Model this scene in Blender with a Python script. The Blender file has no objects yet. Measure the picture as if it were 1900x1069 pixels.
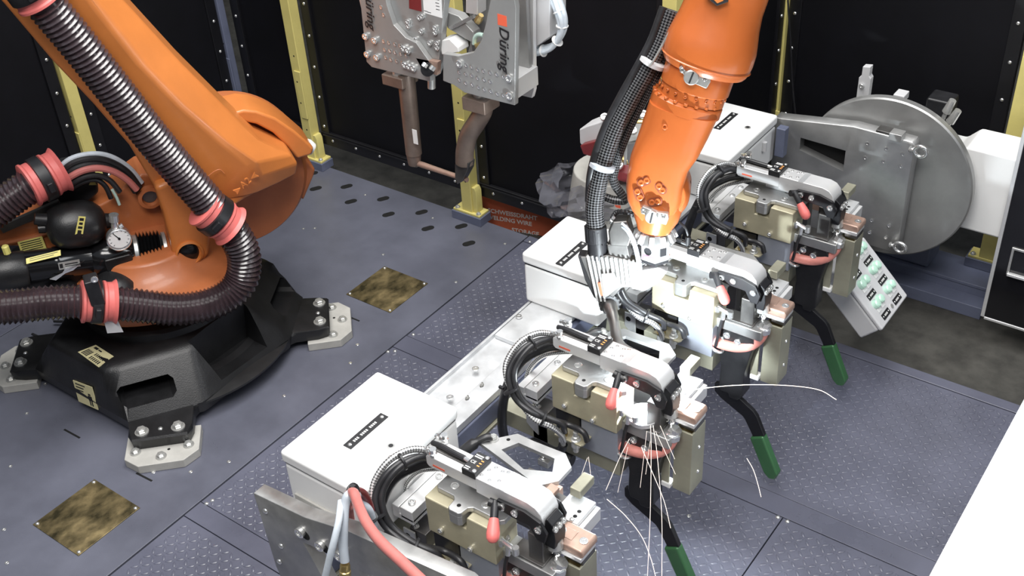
import bpy, bmesh, math, random
from mathutils import Vector, Matrix

# ------------------------------------------------------------------ camera, world, lights, exposure
SC = bpy.context.scene
COL = SC.collection
random.seed(7)
cam_d = bpy.data.cameras.new('camera')
cam_d.sensor_width = 36.0
cam_d.lens = 40.2404
cam_d.clip_start = 0.05
cam = bpy.data.objects.new('camera', cam_d)
COL.objects.link(cam)
_r = [[0.808338, -0.304871, 0.50363], [0.586226, 0.495464, -0.64098], [-0.054114, 0.813369, 0.579226]]
cam.matrix_world = Matrix.Translation((0, 0, 3.0)) @ Matrix(_r).to_4x4()
SC.camera = cam

wd = bpy.data.worlds.new('world')
SC.world = wd
wd.use_nodes = True
wd.node_tree.nodes['Background'].inputs[0].default_value = (0.80, 0.88, 1.0, 1)
wd.node_tree.nodes['Background'].inputs[1].default_value = 0.42


def area(name, loc, target, size, size_y, energy, color=(1, 1, 1)):
    d = bpy.data.lights.new(name, 'AREA')
    d.shape = 'RECTANGLE'
    d.size, d.size_y, d.energy, d.color = size, size_y, energy, color
    o = bpy.data.objects.new(name, d)
    o.location = loc
    o.rotation_euler = (Vector(target) - Vector(loc)).to_track_quat('-Z', 'Y').to_euler()
    COL.objects.link(o)
    return o


area('hall_light', (-2.3, 2.6, 5.6), (-2.2, 2.3, 0), 2.6, 3.6, 330, (1.0, 0.985, 0.96))
area('hall_light', (-0.4, -0.4, 5.6), (-2.2, 2.3, 0.3), 3.0, 1.4, 240, (1.0, 0.97, 0.94))
area('hall_light', (1.8, 3.6, 4.8), (-1.4, 2.6, 0.3), 1.2, 2.4, 80, (0.96, 0.98, 1.0))

ARC_W = 70.0            # watts of the welding arc (its lamp sits at the torch tip, in the torch's builder)
SC.view_settings.view_transform = 'Standard'
SC.view_settings.look = 'None'
SC.view_settings.exposure = 0.0
SC.view_settings.gamma = 1.0
SC.view_settings.use_curve_mapping = False


# ------------------------------------------------------------------ materials
def mat(name, col, rough=0.5, metal=0.0, var=0.0, vscale=8.0, bump=0.0, bscale=60.0, spec=0.5, coat=0.0,
        stretch=None, col2=None, emit=None, rvar=0.0, lo=0.35, hi=0.65, alpha=None, trans=0.0):
    m = bpy.data.materials.new(name)
    m.use_nodes = True
    nt = m.node_tree
    N, L = nt.nodes, nt.links
    p = N['Principled BSDF']
    p.inputs['Base Color'].default_value = (*col, 1)
    p.inputs['Roughness'].default_value = rough
    p.inputs['Metallic'].default_value = metal
    p.inputs['Specular IOR Level'].default_value = spec
    p.inputs['Coat Weight'].default_value = coat
    p.inputs['Coat Roughness'].default_value = 0.12
    if trans:
        p.inputs['Transmission Weight'].default_value = trans
    if alpha is not None:
        p.inputs['Alpha'].default_value = alpha
    if emit:
        p.inputs['Emission Color'].default_value = (*emit[0], 1)
        p.inputs['Emission Strength'].default_value = emit[1]
    tc = N.new('ShaderNodeTexCoord')
    mp = N.new('ShaderNodeMapping')
    L.new(tc.outputs['Object'], mp.inputs['Vector'])
    if stretch:
        mp.inputs['Scale'].default_value = stretch
    nz = N.new('ShaderNodeTexNoise')
    nz.inputs['Scale'].default_value = vscale
    nz.inputs['Detail'].default_value = 6
    nz.inputs['Roughness'].default_value = 0.6
    L.new(mp.outputs[0], nz.inputs['Vector'])
    if var > 0 or col2:
        cr = N.new('ShaderNodeValToRGB')
        cr.color_ramp.elements[0].position = lo
        cr.color_ramp.elements[1].position = hi
        a = col2 if col2 else tuple(c * (1 - var) for c in col)
        b = col if col2 else tuple(min(1, c * (1 + var)) for c in col)
        cr.color_ramp.elements[0].color = (*a, 1)
        cr.color_ramp.elements[1].color = (*b, 1)
        L.new(nz.outputs['Fac'], cr.inputs[0])
        L.new(cr.outputs[0], p.inputs['Base Color'])
    if rvar:
        mr = N.new('ShaderNodeMapRange')
        mr.inputs['From Min'].default_value = 0.3
        mr.inputs['From Max'].default_value = 0.7
        mr.inputs['To Min'].default_value = max(0.03, rough - rvar)
        mr.inputs['To Max'].default_value = min(1, rough + rvar)
        L.new(nz.outputs['Fac'], mr.inputs['Value'])
        L.new(mr.outputs[0], p.inputs['Roughness'])
    if bump:
        n2 = N.new('ShaderNodeTexNoise')
        n2.inputs['Scale'].default_value = bscale
        n2.inputs['Detail'].default_value = 3
        L.new(mp.outputs[0], n2.inputs['Vector'])
        bp = N.new('ShaderNodeBump')
        bp.inputs['Strength'].default_value = bump
        bp.inputs['Distance'].default_value = 0.002
        L.new(n2.outputs['Fac'], bp.inputs['Height'])
        L.new(bp.outputs[0], p.inputs['Normal'])
    return m


def braid(name, dark, light, su, sv, rough=0.35, metal=0.6):
    """woven sleeve: two families of diagonal strands over the hose's own UV (u along, v around)"""
    m = bpy.data.materials.new(name)
    m.use_nodes = True
    N, L = m.node_tree.nodes, m.node_tree.links
    p = N['Principled BSDF']
    p.inputs['Roughness'].default_value = rough
    p.inputs['Metallic'].default_value = metal
    uv = N.new('ShaderNodeUVMap')
    uv.uv_map = 'UVMap'
    mp = N.new('ShaderNodeMapping')
    mp.inputs['Scale'].default_value = (su, sv, 1)
    mp.inputs['Rotation'].default_value = (0, 0, math.radians(45))
    L.new(uv.outputs[0], mp.inputs[0])
    ck = N.new('ShaderNodeTexChecker')
    ck.inputs['Scale'].default_value = 1.0
    ck.inputs['Color1'].default_value = (*dark, 1)
    ck.inputs['Color2'].default_value = (*light, 1)
    L.new(mp.outputs[0], ck.inputs[0])
    L.new(ck.outputs['Color'], p.inputs['Base Color'])
    bp = N.new('ShaderNodeBump')
    bp.inputs['Strength'].default_value = 0.6
    bp.inputs['Distance'].default_value = 0.002
    L.new(ck.outputs['Fac'], bp.inputs['Height'])
    L.new(bp.outputs[0], p.inputs['Normal'])
    return m


M = dict(
    floor=mat('blue_grey_floor_paint', (0.112, 0.117, 0.150), 0.36, var=0.16, vscale=2.6, bump=0.15, bscale=160, rvar=0.10),
    tread=mat('blue_grey_tread_paint', (0.098, 0.102, 0.138), 0.32, var=0.14, vscale=3.0, bump=0.10, bscale=120, rvar=0.08, spec=0.6),
    concrete=mat('dark_concrete', (0.050, 0.048, 0.042), 0.8, var=0.35, vscale=9, bump=0.3, bscale=90),
    seam=mat('seam_black', (0.02, 0.02, 0.025), 0.8),
    orange=mat('orange_cast_paint', (0.58, 0.188, 0.045), 0.40, var=0.07, vscale=5, bump=0.10, bscale=260, coat=0.25),
    orange2=mat('burnt_orange_cast_paint', (0.44, 0.135, 0.046), 0.42, var=0.10, vscale=6, bump=0.12, bscale=260, coat=0.15),
    orangedeep=mat('deep_orange_paint', (0.46, 0.115, 0.027), 0.30, var=0.06, vscale=5, bump=0.05, bscale=300, coat=0.35),
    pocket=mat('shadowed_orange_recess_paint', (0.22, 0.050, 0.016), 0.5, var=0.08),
    blackcast=mat('black_cast_paint', (0.012, 0.012, 0.013), 0.38, bump=0.25, bscale=220, var=0.3, vscale=12),
    blackgloss=mat('black_gloss_paint', (0.008, 0.008, 0.009), 0.14, var=0.2, vscale=6),
    blackplastic=mat('black_plastic', (0.014, 0.014, 0.016), 0.42, var=0.3, vscale=20, bump=0.1),
    rubber=mat('black_rubber_hose', (0.018, 0.018, 0.020), 0.38, var=0.25, vscale=30),
    corr=mat('brown_black_corrugated_plastic', (0.040, 0.026, 0.030), 0.20, var=0.25, vscale=14, spec=1.0),
    curtain=mat('black_screen_sheet', (0.0035, 0.0035, 0.0055), 0.62, var=0.25, vscale=3, bump=0.1, bscale=6, spec=0.25),
    frameblack=mat('black_frame_paint', (0.006, 0.006, 0.008), 0.45, var=0.2, vscale=10),
    yellow=mat('pale_yellow_paint', (0.66, 0.575, 0.20), 0.45, var=0.06, vscale=8, bump=0.05),
    yellowsticker=mat('yellow_sticker', (0.74, 0.66, 0.20), 0.5, var=0.05),
    creamsticker=mat('cream_sticker', (0.72, 0.66, 0.38), 0.45, var=0.05),
    bluesteel=mat('blue_grey_steel_paint', (0.125, 0.140, 0.205), 0.40, var=0.12, vscale=6, rvar=0.08),
    palebluegrey=mat('pale_blue_grey_steel', (0.32, 0.34, 0.39), 0.40, 0.3, var=0.08, vscale=6),
    greypaint=mat('light_grey_cast', (0.44, 0.43, 0.40), 0.5, var=0.08, vscale=14, bump=0.2, bscale=140),
    white=mat('white_powder_coat', (0.83, 0.83, 0.82), 0.42, var=0.02, vscale=5, bump=0.05, bscale=300),
    lightgrey=mat('light_grey_powder_coat', (0.56, 0.56, 0.57), 0.45, var=0.03, vscale=5),
    steel=mat('ground_steel', (0.47, 0.47, 0.465), 0.38, 0.75, var=0.14, vscale=7, rvar=0.08),
    scratchsteel=mat('scratched_steel_plate', (0.45, 0.45, 0.44), 0.44, 0.8, var=0.12, vscale=14, rvar=0.08),
    discsteel=mat('turned_steel_plate', (0.36, 0.36, 0.355), 0.40, 0.6, var=0.16, vscale=3.0, rvar=0.10),
    darksteel=mat('dark_machined_steel', (0.16, 0.155, 0.15), 0.40, 0.85, var=0.2, vscale=9, rvar=0.1),
    alu=mat('bright_aluminium', (0.80, 0.80, 0.80), 0.38, 0.55, var=0.04, vscale=5, rvar=0.06),
    gunalu=mat('anodised_plate', (0.33, 0.33, 0.325), 0.36, 0.35, var=0.06, vscale=6, rvar=0.08),
    galv=mat('galvanised_sheet', (0.62, 0.63, 0.64), 0.40, 0.5, var=0.14, vscale=9, rvar=0.10),
    chrome=mat('chrome', (0.86, 0.86, 0.85), 0.18, 0.85, var=0.04, vscale=30),
    zinc=mat('zinc_plated', (0.62, 0.62, 0.60), 0.30, 0.7, var=0.08, vscale=40),
    brass=mat('worn_brass_plate', (0.44, 0.34, 0.17), 0.34, 0.7, col2=(0.075, 0.065, 0.036), vscale=10, lo=0.36, hi=0.70, rvar=0.14, stretch=(1.3, 0.9, 1)),
    brassfit=mat('brass_fitting', (0.66, 0.50, 0.22), 0.3, 0.9, var=0.1, vscale=30),
    beige=mat('yellow_chromated_plate', (0.48, 0.44, 0.31), 0.40, 0.35, var=0.14, vscale=7, rvar=0.1),
    sage=mat('sage_chromated_plate', (0.33, 0.32, 0.245), 0.42, 0.35, var=0.14, vscale=8, rvar=0.1),
    copper=mat('copper_block', (0.44, 0.295, 0.235), 0.40, 0.45, var=0.14, vscale=16, rvar=0.08),
    coppertube=mat('oxidised_copper', (0.235, 0.180, 0.150), 0.45, 0.55, var=0.2, vscale=9, rvar=0.1),
    pink=mat('salmon_plastic', (0.70, 0.165, 0.150), 0.42, var=0.06, vscale=20),
    pinkhose=mat('salmon_rubber_hose', (0.60, 0.225, 0.190), 0.40, var=0.12, vscale=25, bump=0.25, bscale=120),
    red=mat('red_rubber_cable', (0.56, 0.185, 0.165), 0.38, var=0.08, vscale=12),
    darkred=mat('dark_red_shell', (0.17, 0.024, 0.026), 0.32, var=0.15, vscale=8),
    signred=mat('red_brown_sign', (0.62, 0.145, 0.070), 0.5, var=0.12, vscale=6),
    green=mat('green_vinyl_grip', (0.035, 0.115, 0.045), 0.30, var=0.08, vscale=12, coat=0.2),
    mint=mat('mint_push_button', (0.52, 0.78, 0.64), 0.26, var=0.04, coat=0.4),
    tube=mat('clear_grey_tube', (0.55, 0.60, 0.66), 0.22, var=0.08, trans=0.15),
    milky=mat('milky_tube_bundle', (0.60, 0.66, 0.72), 0.3, var=0.1, vscale=30),
    pipegreen=mat('pale_green_tube', (0.45, 0.60, 0.54), 0.3, var=0.05),
    ink=mat('black_print', (0.012, 0.012, 0.014), 0.55),
    inkred=mat('red_orange_print', (0.72, 0.12, 0.06), 0.5),
    inkwhite=mat('white_print', (0.85, 0.85, 0.83), 0.55, var=0.02),
    grip_led=mat('orange_led', (0.8, 0.35, 0.1), 0.4, emit=((1.0, 0.35, 0.08), 0.25)),
    film=mat('crumpled_clear_film', (0.12, 0.12, 0.14), 0.10, var=0.3, vscale=12, bump=0.6, bscale=30, alpha=0.60, spec=1.0),
    glassdark=mat('smoked_black_panel', (0.010, 0.010, 0.012), 0.12, var=0.2, vscale=3, spec=0.5),
    hole=mat('hole_black', (0.003, 0.003, 0.003), 0.9),
    arc=mat('arc_flash', (1, 1, 1), 0.5, emit=((0.86, 0.95, 1.0), 60.0)),
    spark=mat('white_hot_spark', (1, 0.9, 0.8), 0.5, emit=((1.0, 0.84, 0.74), 1.1)),
    braidsilver=braid('silver_braid', (0.20, 0.20, 0.20), (0.90, 0.90, 0.89), 190, 8, 0.32, 0.6),
    braidblack=braid('black_braid', (0.010, 0.010, 0.011), (0.15, 0.15, 0.155), 170, 26, 0.26, 0.35),
    magenta=mat('magenta_sticker', (0.52, 0.13, 0.30), 0.4, var=0.05),
)


# ------------------------------------------------------------------ mesh building helpers
def frame(o, x, y, z):
    m = Matrix((Vector(x), Vector(y), Vector(z))).transposed().to_4x4()
    return Matrix.Translation(o) @ m


def ortho(axis):
    z = Vector(axis).normalized()
    x = Vector((0, 0, 1)).cross(z)
    if x.length < 1e-4:
        x = Vector((1, 0, 0))
    x.normalize()
    return x, z.cross(x), z


def spline(P, n=8):
    P = [Vector(p) for p in P]
    if len(P) < 3:
        return [P[0].lerp(P[-1], i / n) for i in range(n + 1)]
    Q = [P[0] * 2 - P[1]] + P + [P[-1] * 2 - P[-2]]
    out = []
    for i in range(1, len(Q) - 2):
        a, b, c, d = Q[i - 1:i + 3]
        for k in range(n):
            t = k / n
            out.append(0.5 * ((2 * b) + (c - a) * t + (2 * a - 5 * b + 4 * c - d) * t * t + (3 * b - a - 3 * c + d) * t ** 3))
    out.append(P[-1])
    return out


def resample(P, step):
    d = [0.0]
    for a, b in zip(P, P[1:]):
        d.append(d[-1] + (b - a).length)
    n = max(2, int(d[-1] / step))
    out, j = [], 0
    for i in range(n + 1):
        s = d[-1] * i / n
        while j < len(d) - 2 and d[j + 1] < s:
            j += 1
        t = (s - d[j]) / max(1e-9, d[j + 1] - d[j])
        out.append(P[j].lerp(P[j + 1], t))
    return out


class B:
    def __init__(s, mtx=None):
        s.bm = bmesh.new()
        s.uv = s.bm.loops.layers.uv.new('UVMap')
        s.m = mtx or Matrix.Identity(4)
        s.ydef = (0, 1, 0) if mtx else (0, 0, 1)

    def v(s, p):
        return s.bm.verts.new(s.m @ Vector(p))

    def f(s, vs):
        try:
            return s.bm.faces.new(vs)
        except ValueError:
            return None

    def bx(s, x0, x1, y0, y1, z0, z1):
        P = [s.v((x, y, z)) for z in (z0, z1) for x, y in ((x0, y0), (x1, y0), (x1, y1), (x0, y1))]
        for q in ((3, 2, 1, 0), (4, 5, 6, 7), (0, 1, 5, 4), (1, 2, 6, 5), (2, 3, 7, 6), (3, 0, 4, 7)):
            s.f([P[i] for i in q])
        return s

    def box(s, c, d):
        return s.bx(c[0] - d[0] / 2, c[0] + d[0] / 2, c[1] - d[1] / 2, c[1] + d[1] / 2, c[2] - d[2] / 2, c[2] + d[2] / 2)

    def bar(s, p, q, w, h, up=(0, 0, 1)):
        """rectangular bar from p to q, w across, h along up"""
        p, q = Vector(p), Vector(q)
        z = (q - p).normalized()
        x = Vector(up).cross(z)
        if x.length < 1e-4:
            x = Vector((1, 0, 0)).cross(z)
        x.normalize()
        y = z.cross(x)
        R = [[s.v(e + x * a * w / 2 + y * b * h / 2) for a, b in ((-1, -1), (1, -1), (1, 1), (-1, 1))] for e in (p, q)]
        s.rings(R)
        return s

    def rings(s, R, cap=True, closed=False):
        n = len(R[0])
        prs = list(zip(R, R[1:])) + ([(R[-1], R[0])] if closed else [])
        for a, b in prs:
            for i in range(n):
                j = (i + 1) % n
                s.f([a[i], a[j], b[j], b[i]])
        if cap and not closed:
            s.f(list(reversed(R[0])))
            s.f(R[-1])
        return s

    def lathe(s, prof, o=(0, 0, 0), axis=(0, 0, 1), n=28, cap=True):
        """prof: (radius, distance along axis)"""
        x, y, z = ortho(axis)
        o = Vector(o)
        R = []
        for r, t in prof:
            r = max(r, 1e-4)
            R.append([s.v(o + z * t + (x * math.cos(2 * math.pi * i / n) + y * math.sin(2 * math.pi * i / n)) * r) for i in range(n)])
        return s.rings(R, cap)

    def cyl(s, p, q, r, r2=None, n=16):
        p, q = Vector(p), Vector(q)
        return s.lathe([(r, 0), (r if r2 is None else r2, (q - p).length)], p, q - p, n)

    def tube(s, P, r, n=10, rf=None, cap=True):
        """sweep a circle along a polyline; rf(i, distance) overrides the radius; writes u along / v around"""
        P = [Vector(p) for p in P]
        T = [(P[min(i + 1, len(P) - 1)] - P[max(i - 1, 0)]).normalized() for i in range(len(P))]
        x, _, _ = ortho(T[0])
        R, D, d = [], [], 0.0
        for i, p in enumerate(P):
            if i:
                d += (p - P[i - 1]).length
                x = x - T[i] * x.dot(T[i])
                x.normalize()
            y = T[i].cross(x)
            rr = rf(i, d) if rf else r
            R.append([s.v(p + (x * math.cos(2 * math.pi * k / n) + y * math.sin(2 * math.pi * k / n)) * rr) for k in range(n)])
            D.append(d)
        for i in range(len(P) - 1):
            for k in range(n):
                j = (k + 1) % n
                fc = s.f([R[i][k], R[i][j], R[i + 1][j], R[i + 1][k]])
                if fc:
                    for lp, uv in zip(fc.loops, ((D[i], k / n), (D[i], (k + 1) / n), (D[i + 1], (k + 1) / n), (D[i + 1], k / n))):
                        lp[s.uv].uv = uv
        if cap:
            s.f(list(reversed(R[0])))
            s.f(R[-1])
        return s

    def corr(s, P, r, pitch=0.018, depth=0.008, n=22):
        """corrugated hose"""
        P = resample(P, pitch / 4)
        return s.tube(P, r, n, lambda i, d: r - depth * (0.5 - 0.5 * math.cos(2 * math.pi * (i % 4) / 4)))

    def prism(s, pts, d0, d1, o=(0, 0, 0), x=(1, 0, 0), y=None, z=None, shrink=0.0):
        """polygon (x, y) swept from d0 to d1 along z (default x cross y); shrink pulls the d1 side in about its centroid"""
        o, x, y = Vector(o), Vector(x), Vector(y or s.ydef)
        z = Vector(z) if z else x.cross(y)
        cx = sum(p[0] for p in pts) / len(pts)
        cy = sum(p[1] for p in pts) / len(pts)
        A = [s.v(o + x * p[0] + y * p[1] + z * d0) for p in pts]
        k = 1 - shrink
        Bv = [s.v(o + x * (cx + (p[0] - cx) * k) + y * (cy + (p[1] - cy) * k) + z * d1) for p in pts]
        return s.rings([A, Bv])

    def framed(s, outer, inner, d0, d1, o=(0, 0, 0), x=(1, 0, 0), y=(0, 0, 1), z=None):
        """plate with one window; outer and inner have the same number of corners"""
        o, x, y = Vector(o), Vector(x), Vector(y)
        z = Vector(z) if z else x.cross(y)
        n = len(outer)
        g = lambda pts, d: [s.v(o + x * p[0] + y * p[1] + z * d) for p in pts]
        oa, ob, ia, ib = g(outer, d0), g(outer, d1), g(inner, d0), g(inner, d1)
        for i in range(n):
            j = (i + 1) % n
            s.f([oa[i], oa[j], ob[j], ob[i]])
            s.f([ia[j], ia[i], ib[i], ib[j]])
            s.f([ob[i], ob[j], ib[j], ib[i]])
            s.f([oa[j], oa[i], ia[i], ia[j]])
        return s

    def sph(s, c, r, sc=(1, 1, 1), n=18, m=10):
        c = Vector(c)
        R = []
        for i in range(m + 1):
            a = -math.pi / 2 + math.pi * i / m
            rr = max(1e-4, math.cos(a)) * r
            R.append([s.v(c + Vector((rr * math.cos(2 * math.pi * k / n) * sc[0], rr * math.sin(2 * math.pi * k / n) * sc[1], r * math.sin(a) * sc[2]))) for k in range(n)])
        return s.rings(R)

    def torus(s, c, axis, R, r, n=28, k=10):
        x, y, z = ortho(axis)
        c = Vector(c)
        rg = []
        for i in range(n):
            a = 2 * math.pi * i / n
            d = x * math.cos(a) + y * math.sin(a)
            rg.append([s.v(c + d * (R + r * math.cos(2 * math.pi * j / k)) + z * r * math.sin(2 * math.pi * j / k)) for j in range(k)])
        return s.rings(rg, closed=True)


def org(o):
    """world position of an object's origin (no rotations are used on parents)"""
    p = Vector((0, 0, 0))
    while o:
        p += o.location
        o = o.parent
    return p


def put(name, b, m, parent=None, bev=0.0, seg=2, ang=35, kind=None, label=None, smooth=True, at=None):
    """one mesh object from a builder; world-space vertices are stored relative to the parent"""
    bmesh.ops.recalc_face_normals(b.bm, faces=b.bm.faces[:])
    off = org(parent) if parent else Vector(at or (0, 0, 0))
    bmesh.ops.translate(b.bm, verts=b.bm.verts[:], vec=-off)
    me = bpy.data.meshes.new(name)
    b.bm.to_mesh(me)
    b.bm.free()
    me.materials.append(M[m])
    if smooth:
        me.polygons.foreach_set('use_smooth', [True] * len(me.polygons))
        me.set_sharp_from_angle(angle=math.radians(ang))
    o = bpy.data.objects.new(name, me)
    COL.objects.link(o)
    if parent:
        o.parent = parent
    else:
        o.location = off
    if bev:
        md = o.modifiers.new('bevel', 'BEVEL')
        md.width, md.segments, md.limit_method, md.angle_limit = bev, seg, 'ANGLE', math.radians(ang)
        md.harden_normals = True
    if kind:
        o['kind'] = kind
    if label:
        o['label'] = label
    return o


def thing(name, label, cat, loc=(0, 0, 0), group=None):
    o = bpy.data.objects.new(name, None)
    o.empty_display_size = 0.05
    COL.objects.link(o)
    o.location = loc
    tag(o, label, cat, group)
    return o


def tag(o, label, cat, group=None):
    o['label'] = label
    o['category'] = cat
    if group:
        o['group'] = group
    return o


def copy_tree(o, parent=None):
    c = o.copy()
    COL.objects.link(c)
    c.parent = parent
    for ch in list(o.children):
        copy_tree(ch, c)
    return c


def cut(o, builders):
    """boolean windows cut into a mesh; the cutters do not stay in the scene"""
    off = org(o)
    tmp = []
    for b in builders:
        bmesh.ops.recalc_face_normals(b.bm, faces=b.bm.faces[:])
        bmesh.ops.translate(b.bm, verts=b.bm.verts[:], vec=-off)
        me = bpy.data.meshes.new('cutter')
        b.bm.to_mesh(me)
        b.bm.free()
        c = bpy.data.objects.new('cutter', me)
        COL.objects.link(c)
        c.location = off
        tmp.append(c)
        md = o.modifiers.new('cut', 'BOOLEAN')
        md.object, md.operation, md.solver = c, 'DIFFERENCE', 'EXACT'
    dg = bpy.context.evaluated_depsgraph_get()
    dg.update()
    me = bpy.data.meshes.new_from_object(o.evaluated_get(dg))
    o.modifiers.clear()
    o.data = me
    for c in tmp:
        bpy.data.objects.remove(c)
    me.polygons.foreach_set('use_smooth', [True] * len(me.polygons))
    me.set_sharp_from_angle(angle=math.radians(35))
    return o


SHARED = {}


def _unit(kind):
    """shared fastener meshes of unit radius standing on z = 0"""
    if kind in SHARED:
        return SHARED[kind]
    b = B()
    mt = 'zinc'
    if kind == 'hex':
        b.lathe([(1.0, 0), (1.0, 0.22)], n=14)
        b.lathe([(0.66, 0.22), (0.72, 0.3), (0.72, 0.72), (0.60, 0.80)], n=6)
        b.lathe([(0.34, 0.80), (0.34, 0.95)], n=8)
    elif kind == 'socket':
        b.lathe([(0.95, 0), (1.0, 0.1), (1.0, 0.8), (0.85, 0.95), (0.55, 0.95), (0.5, 0.45)], n=12)
        mt = 'chrome'
    elif kind == 'dome':
        b.lathe([(1.0, 0), (0.92, 0.3), (0.6, 0.58), (0.2, 0.68)], n=10)
        mt = 'chrome'
    elif kind == 'boltorange':
        b.lathe([(1.0, 0), (1.0, 0.7), (0.8, 0.85), (0.5, 0.85), (0.42, 0.45)], n=10)
        mt = 'orangedeep'
    elif kind == 'hole':
        b.lathe([(1.0, 0), (1.0, 0.02)], n=12)
        mt = 'hole'
    bmesh.ops.recalc_face_normals(b.bm, faces=b.bm.faces[:])
    me = bpy.data.meshes.new('fastener_' + kind)
    b.bm.to_mesh(me)
    b.bm.free()
    me.materials.append(M[mt])
    me.polygons.foreach_set('use_smooth', [True] * len(me.polygons))
    me.set_sharp_from_angle(angle=math.radians(35))
    SHARED[kind] = me
    return me


def bolt(p, r, parent, axis=(0, 0, 1), kind='hex', name='bolt', h=1.0):
    o = bpy.data.objects.new(name, _unit(kind))
    COL.objects.link(o)
    o.parent = parent
    o.location = Vector(p) - org(parent)
    o.rotation_euler = Vector(axis).to_track_quat('Z', 'Y').to_euler()
    o.scale = (r, r, r * h)
    return o


def text(body, size, o, x, y, m, parent, name='lettering', bold=0.0, extrude=0.0006, align='LEFT', shear=0.0, space=1.0):
    """lettering as thin solid glyphs standing on the plane through o with axes x (reading) and y (up)"""
    c = bpy.data.curves.new(name, 'FONT')
    c.body, c.size, c.extrude, c.offset, c.align_x, c.shear = body, size, extrude, bold, align, shear
    c.space_character = space
    c.resolution_u = 3
    t = bpy.data.objects.new(name, c)
    COL.objects.link(t)
    x, y = Vector(x).normalized(), Vector(y).normalized()
    mw = frame(Vector(o) - org(parent), x, y, x.cross(y))
    dg = bpy.context.evaluated_depsgraph_get()
    me = bpy.data.meshes.new_from_object(t.evaluated_get(dg))
    bpy.data.objects.remove(t)
    me.materials.clear()
    me.materials.append(M[m])
    t = bpy.data.objects.new(name, me)
    COL.objects.link(t)
    t.parent = parent
    t.matrix_basis = mw
    return t


# ------------------------------------------------------------------ floor
floor = put('floor', B().bx(-7, 6, -3, 7.5, -0.16, -0.10), 'concrete', kind='structure', smooth=False)
floor['label'] = 'dark concrete hall floor around and under the raised steel platform'
put('wall_back', B().bx(-7, 6, 7.5, 7.6, -0.16, 3.6), 'concrete', kind='structure', smooth=False)
put('wall_left', B().bx(-7.1, -7, -3.0, 7.6, -0.16, 3.6), 'concrete', kind='structure', smooth=False)
put('wall_front', B().bx(-7, 6, -3.1, -3.0, -0.16, 3.6), 'concrete', kind='structure', smooth=False)
put('wall_right', B().bx(6, 6.1, -3.0, 7.6, -0.16, 3.6), 'concrete', kind='structure', smooth=False)
# raised platform: smooth robot plates, tread plates, smooth strips (all parts of the floor)
put('floor_plate', B().bx(-4.334, -2.797, 0.2, 3.712, -0.10, 0.0), 'floor', floor, bev=0.002)
PLATES = [(-2.79, -1.0, 0.3, 1.547), (-2.79, -1.0, 1.631, 2.703), (-0.996, -0.1, 1.631, 2.703), (-0.996, -0.1, 0.3, 1.547),
          (-2.79, -0.1, 2.797, 3.66), (-5.4, -4.340, 0.6, 2.45), (-5.4, -4.340, 2.453, 3.70)]


def tread_bumps(x0, x1, y0, y1, parent):
    p = 0.0275
    V, Fc = [], []
    for i in range(int(x0 / p) - 1, int(x1 / p) + 2):
        for j in range(int(y0 / p) - 1, int(y1 / p) + 2):
            cx, cy = i * p, j * p
            if not (x0 + 0.014 < cx < x1 - 0.014 and y0 + 0.014 < cy < y1 - 0.014):
                continue
            s = 1 if (i + j) % 2 else -1
            d = Vector((0.7071, 0.7071 * s, 0))
            e = Vector((-d.y, d.x, 0))
            c = Vector((cx, cy, 0))
            k = len(V)
            for a, w, z in ((-0.0145, 0, 0.0), (-0.006, -0.0048, 0.0), (0.006, -0.0048, 0.0), (0.0145, 0, 0.0), (0.006, 0.0048, 0.0), (-0.006, 0.0048, 0.0), (-0.008, 0, 0.0027), (0.008, 0, 0.0027)):
                V.append((c + d * a + e * w + Vector((0, 0, z)) - org(parent))[:])
            for q in ((0, 1, 6), (1, 2, 7, 6), (2, 3, 7), (3, 4, 7), (4, 5, 6, 7), (5, 0, 6)):
                Fc.append([k + t for t in q])
    me = bpy.data.meshes.new('tread_pattern')
    me.from_pydata(V, [], Fc)
    me.materials.append(M['tread'])
    me.polygons.foreach_set('use_smooth', [True] * len(me.polygons))
    o = bpy.data.objects.new('tread_pattern', me)
    COL.objects.link(o)
    o.parent = parent
    o['kind'] = 'stuff'


for x0, x1, y0, y1 in PLATES:
    tp = put('tread_plate', B().bx(x0, x1, y0, y1, -0.10, -0.001), 'tread', floor, bev=0.0015)
    tread_bumps(x0, x1, y0, y1, tp)
put('smooth_strip', B().bx(-2.79, -0.1, 2.706, 2.794, -0.10, 0.0), 'tread', floor, bev=0.001)
put('smooth_strip', B().bx(-2.79, -0.1, 1.550, 1.628, -0.10, 0.0), 'tread', floor, bev=0.001)
put('platform_edge', B().bx(-2.79, -0.1, 3.663, 3.715, -0.10, 0.002), 'tread', floor, bev=0.003)
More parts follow.
